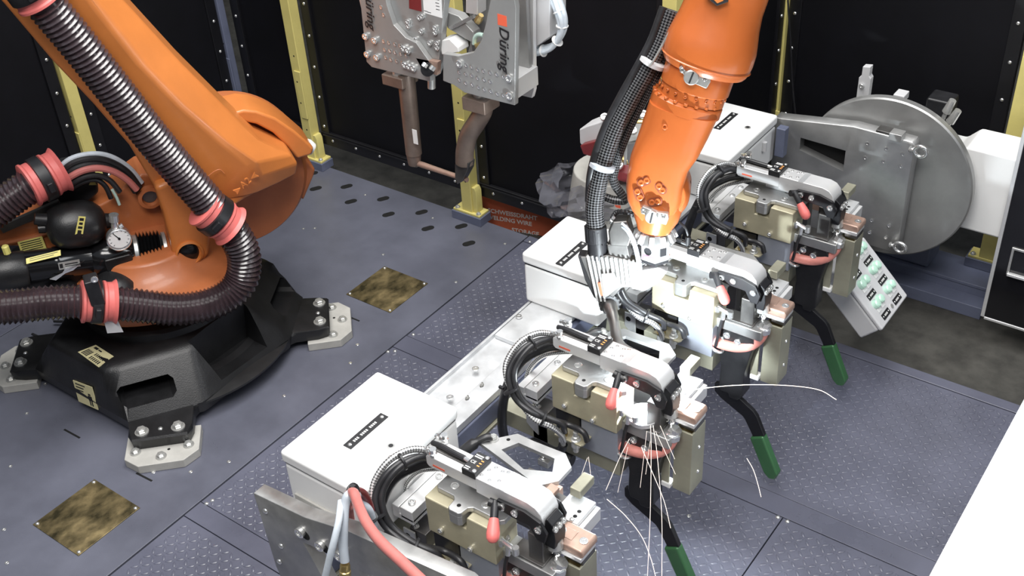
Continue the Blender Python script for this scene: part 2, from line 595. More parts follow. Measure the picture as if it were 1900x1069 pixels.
# round-ended slot holes in the smooth plate, screws in their counterbores
for p in [(-4.148,3.613,0),(-4.018,3.506,0),(-3.891,3.607,0),(-3.766,3.504,0),(-3.639,3.611,0),(-3.514,3.509,0),(-3.383,3.612,0),(-3.259,3.511,0),(-3.129,3.612,0),(-3.002,3.509,0)]:
    put('slot_hole', B().prism([(0.021 * math.cos(a) + (0.012 if math.cos(a) > 0 else -0.012), 0.019 * math.sin(a)) for a in [math.pi * (k + 0.5) / 6 for k in range(12)]], 0, 0.0012, p, (0.5, 0.86, 0), (-0.86, 0.5, 0), (0, 0, 1)), 'hole', floor)
for p in [(-3.745,3.592,0),(-3.298,3.597,0),(-3.746,3.217,0),(-2.854,3.221,0),(-2.85,3.596,0),(-3.294,3.217,0),(-2.928,2.632,0),(-2.869,2.523,0),(-3.955,1.705,0),(-3.561,1.349,0),(-2.86,1.831,0),(-2.942,1.713,0),(-3.506,1.8,0),(-3.292,1.14,0),(-3.144,1.052,0),(-3.792,3.184,0),(-3.873,1.728,0),(-3.776,1.571,0),(-3.054,1.367,0),(-3.061,1.633,0),(-2.956,2.22,0),(-1.272,2.532,0),(-3.096,2.753,0)]:
    bolt(p, 0.0075, floor, kind='socket', h=0.4, name='screw')
for p in [(-2.759,3.673,0),(-2.769,2.815,0),(-2.761,2.685,0),(-2.759,1.657,0),(-2.765,1.634,0),(-1.013,2.694,0),(-0.977,2.694,0),(-2.784,2.666,0)]:
    bolt(p, 0.0085, floor, kind='dome', name='screw')
for a, b in (((-3.563,1.596,0), (-3.466,1.599,0)), ((-3.115,1.595,0), (-3.03,1.6,0)), ((-3.114,2.761,0), (-3.035,2.763,0))):
    put('slot_groove', B().bar(a, b, 0.008, 0.002), 'hole', floor)

# two worn brass cover plates
for lbl, (x0, x1, y0, y1) in (('worn brass cover plate nearest the bottom left of the floor', (-3.222, -2.955, 1.212, 1.484)),
                              ('worn brass cover plate on the floor right of the black robot base', (-3.222, -2.957, 2.880, 3.144))):
    t = thing('brass_cover_plate', lbl, 'cover plate', ((x0 + x1) / 2, (y0 + y1) / 2, 0), 'brass cover plates on the platform')
    put('plate', B().bx(x0, x1, y0, y1, 0.0, 0.004), 'brass', t, bev=0.001)
    for sx in (x0 + 0.012, x1 - 0.012):
        for sy in (y0 + 0.012, y1 - 0.012):
            bolt((sx, sy, 0.004), 0.0075, t, kind='dome', name='screw')

# ------------------------------------------------------------------ safety fence
ZT = 2.25


def post(name, x, y, z0, label, m='yellow', w=0.062, foot=True, base=True, side=(1, -1)):
    t = thing(name, label, 'post', (x, y, z0), 'safety fence posts')
    put('shaft', B().bx(x - w / 2, x + w / 2, y - w / 2, y + w / 2, z0, ZT), m, t, bev=0.004)
    if foot:
        put('foot_plate', B().bx(x - 0.082, x + 0.082, y - 0.040, y + 0.036, z0, z0 + 0.012), m, t, bev=0.002)
        put('gusset', B().prism([(w / 2, 0.012), (w / 2 + 0.026, 0.012), (w / 2 + 0.026, 0.13), (w / 2 + 0.016, 0.15), (w / 2, 0.15)], -0.022, 0.022, (x, y, z0), (1, 0, 0), (0, 0, 1)), m, t, bev=0.002)
        for sx in (-0.064, 0.066):
            bolt((x + sx, y - 0.026, z0 + 0.012), 0.013, t)
    if base:
        put('base_block', B().bx(x - 0.09, x + 0.09, y - 0.046, y + 0.040, z0 - 0.045, z0), 'bluesteel', t, bev=0.002)
    put('bracket', B().bx(x + side[0] * 0.012 - 0.022, x + side[0] * 0.012 + 0.022, y + side[1] * (w / 2 + 0.004) - 0.004, y + side[1] * (w / 2 + 0.004) + 0.004, z0 + 0.25, z0 + 0.52), m, t, bev=0.003)
    for dz in (0.18, 0.34, 0.46, 0.60):
        bolt((x + 0.004, y - w / 2 - (0.008 if 0.25 < dz < 0.52 else 0), z0 + dz), 0.005, t, (0, -1, 0), 'hole', 'hole')
    return t


post('fence_post', -4.197, 3.70, 0.045, 'pale yellow fence post behind the big orange robot arm, foot on the platform corner')
post('fence_post', -3.130, 3.70, 0.045, 'pale yellow fence post behind the hanging copper electrode, beside the red sign')
post('fence_post', -2.035, 3.70, -0.10, 'pale yellow fence post seen only at the top edge, left of the upright robot wrist', foot=False, base=False)
post('fence_post', -2.035, 4.755, -0.10, 'narrow pale yellow fence post just right of the upright orange robot wrist', foot=False, base=False, w=0.045)
post('fence_post', -4.735, 2.72, 0.0, 'pale yellow fence post seen beyond the underside of the big orange arm', base=False)
post('fence_post', -4.735, 3.69, 0.0, 'slim blue grey fence corner post between two yellow ones', m='bluesteel', w=0.045, foot=False, base=False)
post('fence_post', -0.885, 4.55, 0.062, 'pale yellow fence post behind the white positioner housing at right', base=True, w=0.075)


def panel(a, b, label, z0=0.152, nrow=7, bottom=True):
    """black screen sheet with frame bars between two posts"""
    a, b = Vector((*a, 0)), Vector((*b, 0))
    u = (b - a).normalized()
    nrm = Vector((u.y, -u.x, 0))            # towards the cell
    L = (b - a).length
    F = frame(a, u, Vector((0, 0, 1)), nrm)
    mid = (a + b) / 2
    t = thing('safety_screen', label, 'fence panel', (mid.x, mid.y, z0), 'black screen panels of the fence')
    put('sheet', B(F).bx(0.0, L, z0 + 0.02, ZT, -0.006, 0.0), 'curtain', t)
    for x0 in (0.0, L - 0.06):
        put('side_bar', B(F).bx(x0, x0 + 0.06, z0, ZT, -0.012, 0.014), 'frameblack', t, bev=0.003)
        for k in range(nrow):
            z = z0 + 0.08 + k * 0.17
            bolt(F @ Vector((x0 + 0.03, z, 0.014)), 0.0085, t, nrm, 'dome', 'screw')
    put('bottom_rail', B(F).bx(0.0, L, z0 - 0.03, z0 + 0.045, -0.014, 0.018), 'frameblack', t, bev=0.004)
    put('rail_lip', B(F).bx(0.02, L - 0.02, z0 + 0.028, z0 + 0.036, 0.018, 0.026), 'frameblack', t, bev=0.002)
    n = 6
    for k in range(n):
        bolt(F @ Vector((L * (k + 0.5) / n, z0 + 0.008, 0.018)), 0.0085, t, nrm, 'dome', 'screw')
    return t


panel((-4.70, 3.752), (-4.235, 3.752), 'narrow black fence panel between the blue grey corner post and a yellow post')
panel((-4.16, 3.752), (-3.165, 3.752), 'black fence panel behind the left electrode of the hanging welding gun')
panel((-3.095, 3.752), (-2.07, 3.752), 'black fence panel above the red sign, right of the hanging welding gun')
panel((-2.035, 3.74), (-2.035, 4.73), 'black fence panel running away behind the upright orange robot wrist')
panel((-2.01, 4.77), (-0.97, 4.70), 'black fence panel directly behind the round steel disc')
panel((-0.88, 4.68), (0.25, 4.62), 'black fence panel at the far right behind the white housing')
panel((-4.735, 2.76), (-4.735, 3.66), 'black fence panel left of the blue grey corner post, beyond the big arm')
panel((-4.735, 1.60), (-4.735, 2.68), 'black fence panel at the far left edge behind the orange robot')
# thin grey conduit hanging along the right screen
tag(put('hanging_cable', B().tube(spline([(-1.981,4.66,1.009),(-1.949,4.66,0.809),(-1.924,4.66,0.627),(-1.891,4.66,0.454),(-1.86,4.66,0.304),(-1.835,4.66,0.103)], 6), 0.0045, 8), 'blackplastic', at=(-1.981,4.66,1.009)), 'thin dark cable hanging down the black panel left of the steel disc', 'cable')

# red sign standing behind the fence
sg = thing('wire_storage_sign', 'red-brown sign with white letters on the floor behind the fence', 'sign', (-2.6, 3.78, -0.10))
SO = Vector((-3.108,3.8,-0.012))
SD = Vector((math.cos(math.radians(14)), math.sin(math.radians(14)), 0))
SF = Matrix.Translation((SO.x, SO.y, 0)) @ Matrix((SD, (0, 0, 1), SD.cross(Vector((0, 0, 1))))).transposed().to_4x4()
put('board', B(SF).bx(-0.06, 0.62, -0.10, 0.10, -0.02, -0.001), 'signred', sg, bev=0.002)
for k, (body, dx) in enumerate((('SCHWEISSDRAHT', 0.0), ('WELDING WIRE', -0.006), ('STORAGE', 0.125))):
    text(body, 0.0335, SF @ Vector((dx, SO.z - (0, 0.0385, 0.092)[k], -0.0005)), SD, (0, 0, 1), 'inkwhite', sg, bold=0.0006, space=1.0)

# ------------------------------------------------------------------ positioner with its turning fixture
AX, AZ = -1.262, 0.576
pos = thing('welding_positioner', 'positioner with large round steel disc and white housing on a blue grey foot', 'positioner', (-1.0, 4.4, -0.10))
put('faceplate', B().lathe([(0.20, 0), (0.348, 0), (0.354, 0.006), (0.354, 0.034), (0.348, 0.04), (0.05, 0.04)], (AX, 4.14, AZ), (0, -1, 0), 96), 'discsteel', pos, label='large round turned steel disc')
put('hub', B().cyl((AX, 4.14, AZ), (AX, 4.22, AZ), 0.20, n=40), 'lightgrey', pos)
hs = put('housing', B().prism([(-1.50, 0.385), (-0.55, 0.385), (-0.55, 0.752), (-0.985, 0.752), (-1.035, 0.70), (-1.5, 0.70)], 0, 0.19, (0, 4.39, 0), (1, 0, 0), (0, 0, 1)), 'white', pos, bev=0.012, label='white sheet metal housing')
put('front_flange', B().bx(-2.2, -0.82, 4.303, 4.40, -0.10, -0.04), 'bluesteel', pos, bev=0.003)
put('web', B().bx(-2.2, -0.82, 4.385, 4.405, -0.10, 0.0), 'bluesteel', pos, bev=0.002)
put('top_flange', B().bx(-2.2, -0.815, 4.38, 4.57, 0.0, 0.016), 'bluesteel', pos, bev=0.003)
put('pedestal', B().bx(-1.42, -1.10, 4.40, 4.55, 0.016, 0.36), 'bluesteel', pos, bev=0.01)
br = put('sensor_bracket', B().prism([(-0.024, -0.3), (0.024, -0.3), (0.026, 0.10), (0.018, 0.11), (0.018, 0.15), (-0.014, 0.145), (-0.014, 0.105), (-0.024, 0.095)], -0.012, 0.02, (-1.44,4.25,0.831), (1, 0, 0), (0, 0, 1)), 'lightgrey', pos, bev=0.003)
bolt(Vector((-1.446,4.25,0.895)) + Vector((0, -0.021, 0)), 0.010, br, (0, -1, 0), 'socket', 'screw')
put('stop_tab', B().box((-1.274,4.2,0.903), (0.045, 0.06, 0.03)), 'lightgrey', pos, bev=0.004)
cn = put('connector_block', B().box((-1.139,4.3,0.829), (0.10, 0.10, 0.13)), 'blackplastic', pos, bev=0.01)
for a, b in (((-1.1,4.2,0.842), (-1.073,4.2,0.933)), ((-1.084,4.2,0.804), (-1.046,4.2,0.896))):
    cp = put('plug', B().cyl(a, Vector(a).lerp(Vector(b), 0.45), 0.008, 0.010, 12), 'chrome', pos)
    put('plug_body', B().cyl(Vector(a).lerp(Vector(b), 0.4), b, 0.018, 0.014, 14), 'zinc', cp)

fx = thing('clamp_fixture', 'long fixture beam with galvanised tray and machined end brackets carrying the clamp stations', 'fixture', (-1.78, 2.6, 0.40))
# rear bracket plate on the disc (outline in x, z)
rb = put('bracket_plate', B().prism([(-1.72, 0.30), (-1.137, 0.30), (-1.137, 0.800), (-1.147, 0.813), (-1.386, 0.818), (-1.693, 0.775), (-1.72, 0.775)], -0.04, 0.02, (0, 4.04, 0), (1, 0, 0), (0, 0, 1)), 'steel', fx, bev=0.003)
cut(rb, [B().prism([(-1.60, 0.712), (-1.405, 0.705), (-1.405, 0.61), (-1.60, 0.655)], -0.2, 0.2, (0, 4.05, 0), (1, 0, 0), (0, 0, 1))])
for p in ((-1.112,4,0.793), (-1.128,4,0.345)):
    eb = put('eye_bolt', B().torus(Vector(p) + Vector((0.006, 0, 0)), (0, 1, 0.15), 0.024, 0.0075, 32, 12), 'chrome', fx)
    put('eye_shank', B().lathe([(0.012, 0), (0.014, 0.006), (0.008, 0.01), (0.008, 0.02)], Vector(p) - Vector((0.038, 0, 0)), (1, 0, 0), 12), 'chrome', eb)
for p in [(-1.321,4,0.761),(-1.244,4,0.758),(-1.177,4,0.753),(-1.322,4,0.696),(-1.247,4,0.7),(-1.177,4,0.698),(-1.328,4,0.423),(-1.259,4,0.421),(-1.186,4,0.419),(-1.26,4,0.361),(-1.191,4,0.36),(-1.384,4,0.42)]:
    bolt((p[0], 4.019, p[2]), 0.008, rb, (0, -1, 0), 'socket', 'screw', 0.25)
put('shade_backing', B().bx(-1.64, -1.385, 4.066, 4.092, 0.575, 0.735), 'hole', fx)  # black sheet added so the bracket window looks dark, as in shade
put('steel_key', B().box((-1.252,4.05,0.819), (0.09, 0.05, 0.014)), 'darksteel', fx, bev=0.002)
put('key_block', B().box((-1.21,4.02,0.827), (0.05, 0.05, 0.03)), 'steel', fx, bev=0.002)
# front bracket plate
fb = put('bracket_plate', B().prism([(-1.957, 0.792), (-1.76, 0.812), (-1.60, 0.856), (-1.22, 0.905), (-1.13, 0.86), (-1.13, 0.30), (-1.86, 0.30), (-1.915, 0.40), (-1.94, 0.51)], -0.042, 0.0, (0, 1.30, 0), (1, 0, 0), (0, 0, 1), (0, -1, 0)), 'scratchsteel', fx, bev=0.002)
cut(fb, [B().prism([(-1.79, 0.700), (-1.64, 0.725), (-1.60, 0.48), (-1.70, 0.48), (-1.745, 0.60)], -0.2, 0.2, (0, 1.30, 0), (1, 0, 0), (0, 0, 1)),
         B().prism([(-1.585, 0.72), (-1.44, 0.75), (-1.40, 0.48), (-1.55, 0.48), (-1.575, 0.62)], -0.2, 0.2, (0, 1.30, 0), (1, 0, 0), (0, 0, 1))])
for p in [(-1.921,1.3,0.744),(-1.89,1.3,0.624),(-1.916,1.3,0.544)]:
    bolt((p[0], 1.2995, p[2]), 0.009, fb, (0, -1, 0), 'dome', 'screw')
for p in [(-1.783,1.3,0.748),(-1.712,1.3,0.739),(-1.643,1.3,0.744)]:
    bolt((p[0] + 0.010, 1.2993, p[2] - 0.010), 0.017, fb, (0, -1, 0), 'hole', 'hole')  # black disc offset behind each screw, its cast shadow put in as colour
    bolt((p[0], 1.2995, p[2]), 0.016, fb, (0, -1, 0), 'socket', 'screw', 0.9)
# beam, galvanised tray, strips
put('beam', B().bx(-1.975, -1.785, 1.34, 3.98, 0.50, 0.575), 'bluesteel', fx, bev=0.006)
put('beam_lower_flange', B().bx(-1.97, -1.775, 1.34, 3.98, 0.488, 0.50), 'sage', fx, bev=0.002)
gt = put('galvanised_tray', B().bx(-1.985, -1.86, 1.36, 3.6, 0.575, 0.585).bx(-1.99, -1.98, 1.36, 3.6, 0.55, 0.60), 'galv', fx, bev=0.002)
put('white_strip', B().bx(-1.86, -1.79, 1.88, 2.36, 0.578, 0.605), 'galv', fx, bev=0.002)
put('tray_plate', B().bx(-1.975, -1.80, 2.40, 3.6, 0.586, 0.602), 'galv', fx, bev=0.002)
for p in [(-1.915,2.214,0.605),(-1.96,2.523,0.605),(-1.897,2.056,0.605)]:
    bolt(p, 0.012, gt, kind='socket', name='screw', h=0.3)
for p in [(-1.785,2.01,0.691),(-1.785,2.084,0.69)]:
    bolt((-1.785, p[1], p[2]), 0.009, fx, (1, 0, 0), 'hex')
put('rear_bracket', B().box((-1.656,3.96,0.708), (0.04, 0.04, 0.13)), 'bluesteel', fx, bev=0.004)

# white terminal enclosures on the tray
for lbl, y0, y1 in (('white enclosure with black nameplate nearest the camera, beside the front bracket', 1.445, 1.862),
                    ('white enclosure behind the braided torch hose, second from the front', 2.612, 2.90),
                    ('white enclosure farthest back, between the orange wrist and the steel disc', 3.55, 3.985)):
    x0, x1, zt = -2.003, -1.690, 0.81
    t = thing('terminal_enclosure', lbl, 'enclosure', ((x0 + x1) / 2, (y0 + y1) / 2, 0.602), 'white terminal enclosures')
    put('body', B().bx(x0 + 0.004, x1 - 0.004, y0 + 0.004, y1 - 0.004, 0.602, 0.762), 'white', t, bev=0.012, seg=3)
    put('gasket', B().bx(x0 + 0.008, x1 - 0.008, y0 + 0.008, y1 - 0.008, 0.760, 0.768), 'ink', t)
    put('lid', B().bx(x0, x1, y0, y1, 0.766, zt), 'white', t, bev=0.012, seg=3)
    yc = (y0 + y1) / 2
    yn = yc - 0.015 if y0 < 2 else (yc - 0.06 if y0 < 3 else yc + 0.06)
    np_ = put('nameplate', B().bx(-1.862, -1.832, yn - 0.08, yn + 0.08, zt, zt + 0.002), 'ink', t)
    for s in (-0.068, 0.068):
        bolt((-1.847, yn + s, zt + 0.002), 0.006, np_, kind='dome', name='screw')
    for k in range(14):
        if k % 5 != 3:
            put('print_mark', B().bx(-1.851, -1.843, yn - 0.052 + k * 0.0075, yn - 0.0475 + k * 0.0075, zt + 0.002, zt + 0.0023), 'inkwhite', np_, smooth=False)
    put('lock', B().cyl((-1.745, yn - 0.01, zt), (-1.745, yn - 0.01, zt + 0.004), 0.012, n=18), 'zinc', t)
    put('lock_slot', B().cyl((-1.745, yn - 0.01, zt + 0.004), (-1.745, yn - 0.01, zt + 0.0045), 0.007, n=14), 'ink', t)
    for s in (0.05, 0.35):
        put('hinge', B().cyl((x1 + 0.002, y0 + s * 0.9, 0.70), (x1 + 0.002, y0 + s * 0.9, 0.74), 0.010, n=12), 'lightgrey', t)
    if y0 < 2:
        put('cable_gland_plate', B().bx(x0 + 0.03, x1 - 0.06, y0 - 0.004, y0 + 0.004, 0.61, 0.66), 'greypaint', t, bev=0.002)

# white cabinet top at the lower right, dark door panel at the right edge
cab = thing('white_cabinet', 'large white cabinet filling the lower right corner', 'cabinet', (0.0, 1.9, -0.1))
put('carcass', B().bx(-0.335, 0.35, 0.9, 2.98, -0.10, 0.87), 'white', cab, bev=0.006)
put('top', B().bx(-0.347, 0.36, 0.85, 3.0, 0.87, 0.90), 'white', cab, bev=0.006)
dp = thing('dark_door_panel', 'glossy black door panel with pale edge trim at the right edge', 'door panel', (-0.3, 4.16, -0.10))
put('sheet', B().bx(-0.775, 0.5, 4.15, 4.168, 0.035, 1.35), 'glassdark', dp)
put('edge_trim', B().bx(-0.790, -0.775, 4.146, 4.172, 0.035, 1.35), 'alu', dp, bev=0.002)
put('bottom_trim', B().bx(-0.775, 0.5, 4.146, 4.172, 0.025, 0.037), 'alu', dp, bev=0.002)
put('hinge_post', B().bx(0.5, 0.56, 4.13, 4.19, -0.10, 1.35), 'frameblack', dp, bev=0.003)
put('pull_recess', B().framed([(-0.73, 0.27), (-0.50, 0.27), (-0.50, 0.40), (-0.73, 0.40)], [(-0.72, 0.28), (-0.51, 0.28), (-0.51, 0.39), (-0.72, 0.39)], 0, 0.008, (0, 4.15, 0), (1, 0, 0), (0, 0, 1), (0, -1, 0)), 'zinc', dp, bev=0.002)
put('pull_ledge', B().bx(-0.725, -0.505, 4.132, 4.15, 0.27, 0.282), 'alu', dp, bev=0.002)

# ------------------------------------------------------------------ push-button box on a stand
c45 = math.sqrt(0.5)
PO = Vector((-1.011, 3.567, 0.25))
PX, PY, PZ = Vector((-c45, 0, c45)), Vector((0, 1, 0)), Vector((c45, 0, c45))   # up the slope, along y, out of the face
PF = frame(PO, PX, PY, PZ * -1)
PF = Matrix.Translation(PO) @ Matrix((PX, PY, PZ)).transposed().to_4x4()
pb = thing('push_button_box', 'light grey push button box with pale green round buttons beside the rear clamp station', 'control box', (PO.x - 0.15, 3.70, -0.1))
put('body', B(PF).bx(0.002, 0.296, 0.003, 0.262, -0.115, -0.022), 'lightgrey', pb, bev=0.010, seg=3)
put('lid', B(PF).bx(0, 0.298, 0, 0.265, -0.020, 0.0), 'lightgrey', pb, bev=0.008, seg=3)
put('support_arm', B().bar((-1.24, 3.81, 0.26), (-1.26, 4.30, -0.075), 0.05, 0.05), 'darksteel', pb, bev=0.004)
for cx in (0.055, 0.150, 0.245):
    for cy in (0.075, 0.190):
        nm = put('nameplate', B(PF).bx(cx - 0.037, cx - 0.013, cy - 0.032, cy + 0.032, 0, 0.002), 'ink', pb)
        for s in (-0.024, 0.024):
            bolt(PF @ Vector((cx - 0.025, cy + s, 0.002)), 0.004, nm, PZ, 'dome', 'screw')
        for k in range(4):
            put('print_mark', B(PF).bx(cx - 0.029, cx - 0.021, cy - 0.013 + k * 0.007, cy - 0.009 + k * 0.007, 0.002, 0.0023), 'inkwhite', nm, smooth=False)
        for s in (-0.019, 0.019):
            bt = put('push_button', B(PF).lathe([(0.019, 0), (0.019, 0.006), (0.018, 0.008), (0.0175, 0.016), (0.013, 0.021), (0.002, 0.023)], (cx + 0.034, cy + s, 0), (0, 0, 1), 22), 'mint', pb)
            tg = put('label_tag', B(PF).bx(cx + 0.0, cx + 0.016, cy + s - 0.013, cy + s + 0.013, 0, 0.003), 'white', pb, bev=0.001)
put('lock', B(PF).cyl((0.03, 0.135, 0), (0.03, 0.135, 0.003), 0.009, n=16), 'zinc', pb)


# ------------------------------------------------------------------ big orange robot, left
BASE = Vector((-3.57, 2.19, 0.0))
EA, N1, UP = Vector((0.515, 0.8572, 0)), Vector((0.8572, -0.515, 0)), Vector((0, 0, 1))
RF = Matrix.Translation(BASE) @ Matrix((EA, UP, N1)).transposed().to_4x4()      # local (a, h, w)
rob = thing('industrial_robot', 'big orange industrial robot with corrugated hoses on a black cast base, at left', 'robot', BASE)


def star(*shapes):
    """plan outline: for each angle the farthest of the given centred shapes (circle or turned rectangle)"""
    out = []
    for k in range(180):
        t = 2 * math.pi * k / 180
        r = 0
        for sh in shapes:
            if sh[0] == 'c':
                r = max(r, sh[1])
            elif sh[0] == 'p':                        # corner list of one quadrant, mirrored about both axes
                q1 = sh[1]
                pts = [(x, y) for x, y in q1] + [(-x, y) for x, y in reversed(q1)] + [(-x, -y) for x, y in q1] + [(x, -y) for x, y in reversed(q1)]
                c_, s_ = math.cos(t + 1e-4), math.sin(t + 1e-4)
                for (ax, ay), (bx_, by_) in zip(pts, pts[1:] + pts[:1]):
                    den = c_ * (by_ - ay) - s_ * (bx_ - ax)
                    if abs(den) > 1e-9:
                        rr = (ax * (by_ - ay) - ay * (bx_ - ax)) / den
                        u = (ax * s_ - ay * c_) / den
                        if rr > 0 and -1e-6 <= u <= 1 + 1e-6:
                            r = max(r, rr)
            else:                                     # ('r', angle deg, reach, half width): one-sided arm
                a = t - math.radians(sh[1])
                c_, s_ = math.cos(a), math.sin(a)
                if c_ > 1e-3:
                    e = sh[2] / c_
                    if abs(e * s_) > sh[3]:
                        e = min(e, sh[3] / abs(s_)) if abs(s_) > 1e-6 else e
                    r = max(r, e)
        out.append((r * math.cos(t), r * math.sin(t)))
    return out


def layers(spec):
    b = B()
    R = [[b.v((BASE.x + x, BASE.y + y, z)) for x, y in star(*sh)] for z, sh in spec]
    b.rings(R)
    return b


FEET = (-45, 45, 135, 225)
arm4 = lambda reach, hw: [('r', a, reach, hw) for a in FEET]
side = lambda reach, hw: [('r', -90, reach, hw), ('r', 180, reach, hw)]
quad = lambda a_, b_: [('p', [b_, a_])]
base = put('base', layers([
    (0.040, [('c', 0.40)] + arm4(0.655, 0.118) + quad((0.30, 0.470), (0.45, 0.235))),
    (0.084, [('c', 0.40)] + arm4(0.662, 0.122) + quad((0.30, 0.478), (0.46, 0.240))),
    (0.092, [('c', 0.40)] + arm4(0.655, 0.118) + quad((0.30, 0.478), (0.46, 0.240))),
    (0.097, [('c', 0.40)] + quad((0.302, 0.480), (0.462, 0.240))),
    (0.180, [('c', 0.385)] + quad((0.238, 0.466), (0.412, 0.196))),
    (0.252, [('c', 0.37)] + quad((0.182, 0.452), (0.362, 0.158))),
    (0.272, [('c', 0.36)] + quad((0.168, 0.436), (0.346, 0.150))),
    (0.282, [('c', 0.345)] + quad((0.150, 0.405), (0.325, 0.14))),
    (0.292, [('c', 0.320)]),
    (0.318, [('c', 0.315)]),
    (0.330, [('c', 0.300)])]), 'blackcast', rob, ang=22)
WINDOW = [(-0.255, 0.150), (-0.240, 0.136), (-0.065, 0.136), (-0.045, 0.152), (-0.045, 0.192), (-0.062, 0.208), (-0.245, 0.208), (-0.262, 0.194)]
FN, FT = Vector((0.85, -0.527, 0)), Vector((0.527, 0.85, 0))
FN2, FT2 = Vector((0.85, 0.527, 0)), Vector((-0.527, 0.85, 0))
cut(base, [
    B().prism(WINDOW, 0.32, 0.62, BASE, FT, UP, FN),
    B().prism([(-x, z) for x, z in reversed(WINDOW)], 0.32, 0.62, BASE, FT2, UP, FN2),
    B().prism([(-0.125, 0.120), (0.125, 0.120), (0.155, 0.32), (-0.155, 0.32)], 0.325, 0.60, BASE, Vector((0, 1, 0)), UP, Vector((1, 0, 0)))])
base.modifiers.new('weighted_normal', 'WEIGHTED_NORMAL').keep_sharp = True
dish = B()
dish.rings([[dish.v(BASE + Vector((r * math.cos(t), r * math.sin(t), z))) for r, z in ((0.36, 0.05), (0.48, 0.06), (0.512, 0.078), (0.515, 0.090), (0.47, 0.100), (0.36, 0.128))] for t in [math.radians(-34 + 2 * k) for k in range(35)]])
put('base_dish', dish, 'blackcast', base)
for cs in ([(-3.5725, 1.7606, 0.2790), (-3.5357, 1.8219, 0.2895), (-3.4178, 1.8157, 0.2865), (-3.4279, 1.7479, 0.2745)],
           [(-3.602,1.716,0.152), (-3.471,1.716,0.175), (-3.467,1.708,0.065), (-3.599,1.708,0.048)]):
    cs = [Vector(q) for q in cs]
    nv = (cs[1] - cs[0]).cross(cs[2] - cs[0]).normalized()
    nv = nv if nv.z - nv.y > 0 else -nv
    sb_ = B()
    sb_.rings([[sb_.v(q - nv * 0.003) for q in cs], [sb_.v(q) for q in cs]])
    s_ = put('rating_sticker', sb_, 'creamsticker', base, smooth=False)
    pr = B()
    at_ = lambda u, v: cs[0].lerp(cs[1], u).lerp(cs[3].lerp(cs[2], u), v) + nv * 0.0003
    boxes = [(0.08, 0.55, 0.08 + 0.07 * k, 0.12 + 0.07 * k) for k in range(4)] + [(0.08, 0.3, 0.45 + 0.08 * k, 0.49 + 0.08 * k) for k in range(6)] + [(0.4, 0.6, 0.45 + 0.08 * k, 0.49 + 0.08 * k) for k in range(6)] + [(0.75, 0.9, 0.12, 0.3), (0.78, 0.86, 0.34, 0.5)]
    if cs[0].z < 0.2:
        boxes = [(0.1, 0.6, 0.08, 0.13), (0.1, 0.5, 0.22, 0.27), (0.1, 0.45, 0.36, 0.41), (0.68, 0.80, 0.38, 0.46), (0.64, 0.84, 0.48, 0.70), (0.66, 0.72, 0.70, 0.92), (0.76, 0.82, 0.70, 0.92)]
    for u0, u1, v0, v1 in boxes:
        pr.rings([[pr.v(at_(u, v)) for u, v in ((u0, v0), (u1, v0), (u1, v1), (u0, v1))], [pr.v(at_(u, v) + nv * 0.0005) for u, v in ((u0, v0), (u1, v0), (u1, v1), (u0, v1))]])
    put('print', pr, 'ink', s_, smooth=False, kind='stuff')
for q in FEET:
    a = math.radians(q)
    d, p = Vector((math.cos(a), math.sin(a), 0)), Vector((-math.sin(a), math.cos(a), 0))
    c = BASE + d * 0.665
    pl = put('foot_plate', B().prism([(-0.14, -0.105), (0.14, -0.105), (0.14, 0.035), (0.085, 0.085), (-0.085, 0.085), (-0.14, 0.035)], 0, 0.038, c, p, d, UP), 'greypaint', rob, bev=0.003, label='light grey cast foot plate')
    for x, y in ((-0.10, 0.005), (0.0, 0.048), (0.10, 0.005)):
        bolt(c + p * x + d * y + UP * 0.038, 0.021, pl)
    bolt(c + p * 0.025 + d * 0.012 + UP * 0.038, 0.006, pl, kind='hole', name='hole')
    for x in (-0.062, 0.062):
        bolt(BASE + d * 0.622 + p * x * 1.1 + UP * 0.092, 0.027, base)
    bolt(BASE + d * 0.615 + UP * 0.092, 0.010, base, kind='dome', name='screw')

# turning column
put('slew_ring', B().lathe([(0.255, 0.33), (0.255, 0.405)], BASE, UP, 48), 'orange2', rob)
for k in range(18):
    a = 2 * math.pi * k / 18
    bolt(BASE + Vector((0.262 * math.cos(a), 0.262 * math.sin(a), 0.352)), 0.017, rob, (0, 0, 1), 'boltorange', 'bolt', 1.6)
put('column', B().lathe([(0.24, 0.385), (0.33, 0.40), (0.385, 0.415), (0.40, 0.44), (0.40, 0.475), (0.385, 0.495), (0.32, 0.51), (0.27, 0.545), (0.24, 0.60), (0.05, 0.62)], BASE, UP, 64)
    .prism([q[:2] for q in [(-0.639,0.712,0.02),(-0.613,0.796,0.02),(-0.501,0.782,0.02),(-0.329,0.765,0.02),(-0.181,0.756,0.02),(-0.093,0.781,0.02),(-0.02,0.826,0.02),(0.043,0.857,0.02),(0.116,0.832,0.02),(0.19,0.688,0.02),(0.315,0.548,0.02),(0.365,0.4,0.02),(0.293,0.326,0.02),(-0.081,0.446,0.02),(-0.315,0.599,0.02),(-0.473,0.68,0.02)]], -0.18, 0.0, BASE, EA, UP, N1), 'orange2', rob, bev=0.012, seg=3, label='burnt orange cast column')
put('column_tail_ridge', B().tube([RF @ Vector(q) for q in [(-0.636,0.719,0),(-0.522,0.709,0),(-0.405,0.703,0),(-0.324,0.708,0)]], 0.012, 8), 'orange2', rob)
put('shoulder_disc', B().lathe([(0.05, -0.26), (0.30, -0.26), (0.318, -0.245), (0.318, -0.10), (0.305, -0.07), (0.29, -0.055), (0.285, -0.04), (0.05, -0.03)], BASE + EA * 0.395 + UP * 0.70, N1, 72), 'orange2', rob, label='round burnt orange shoulder casting')
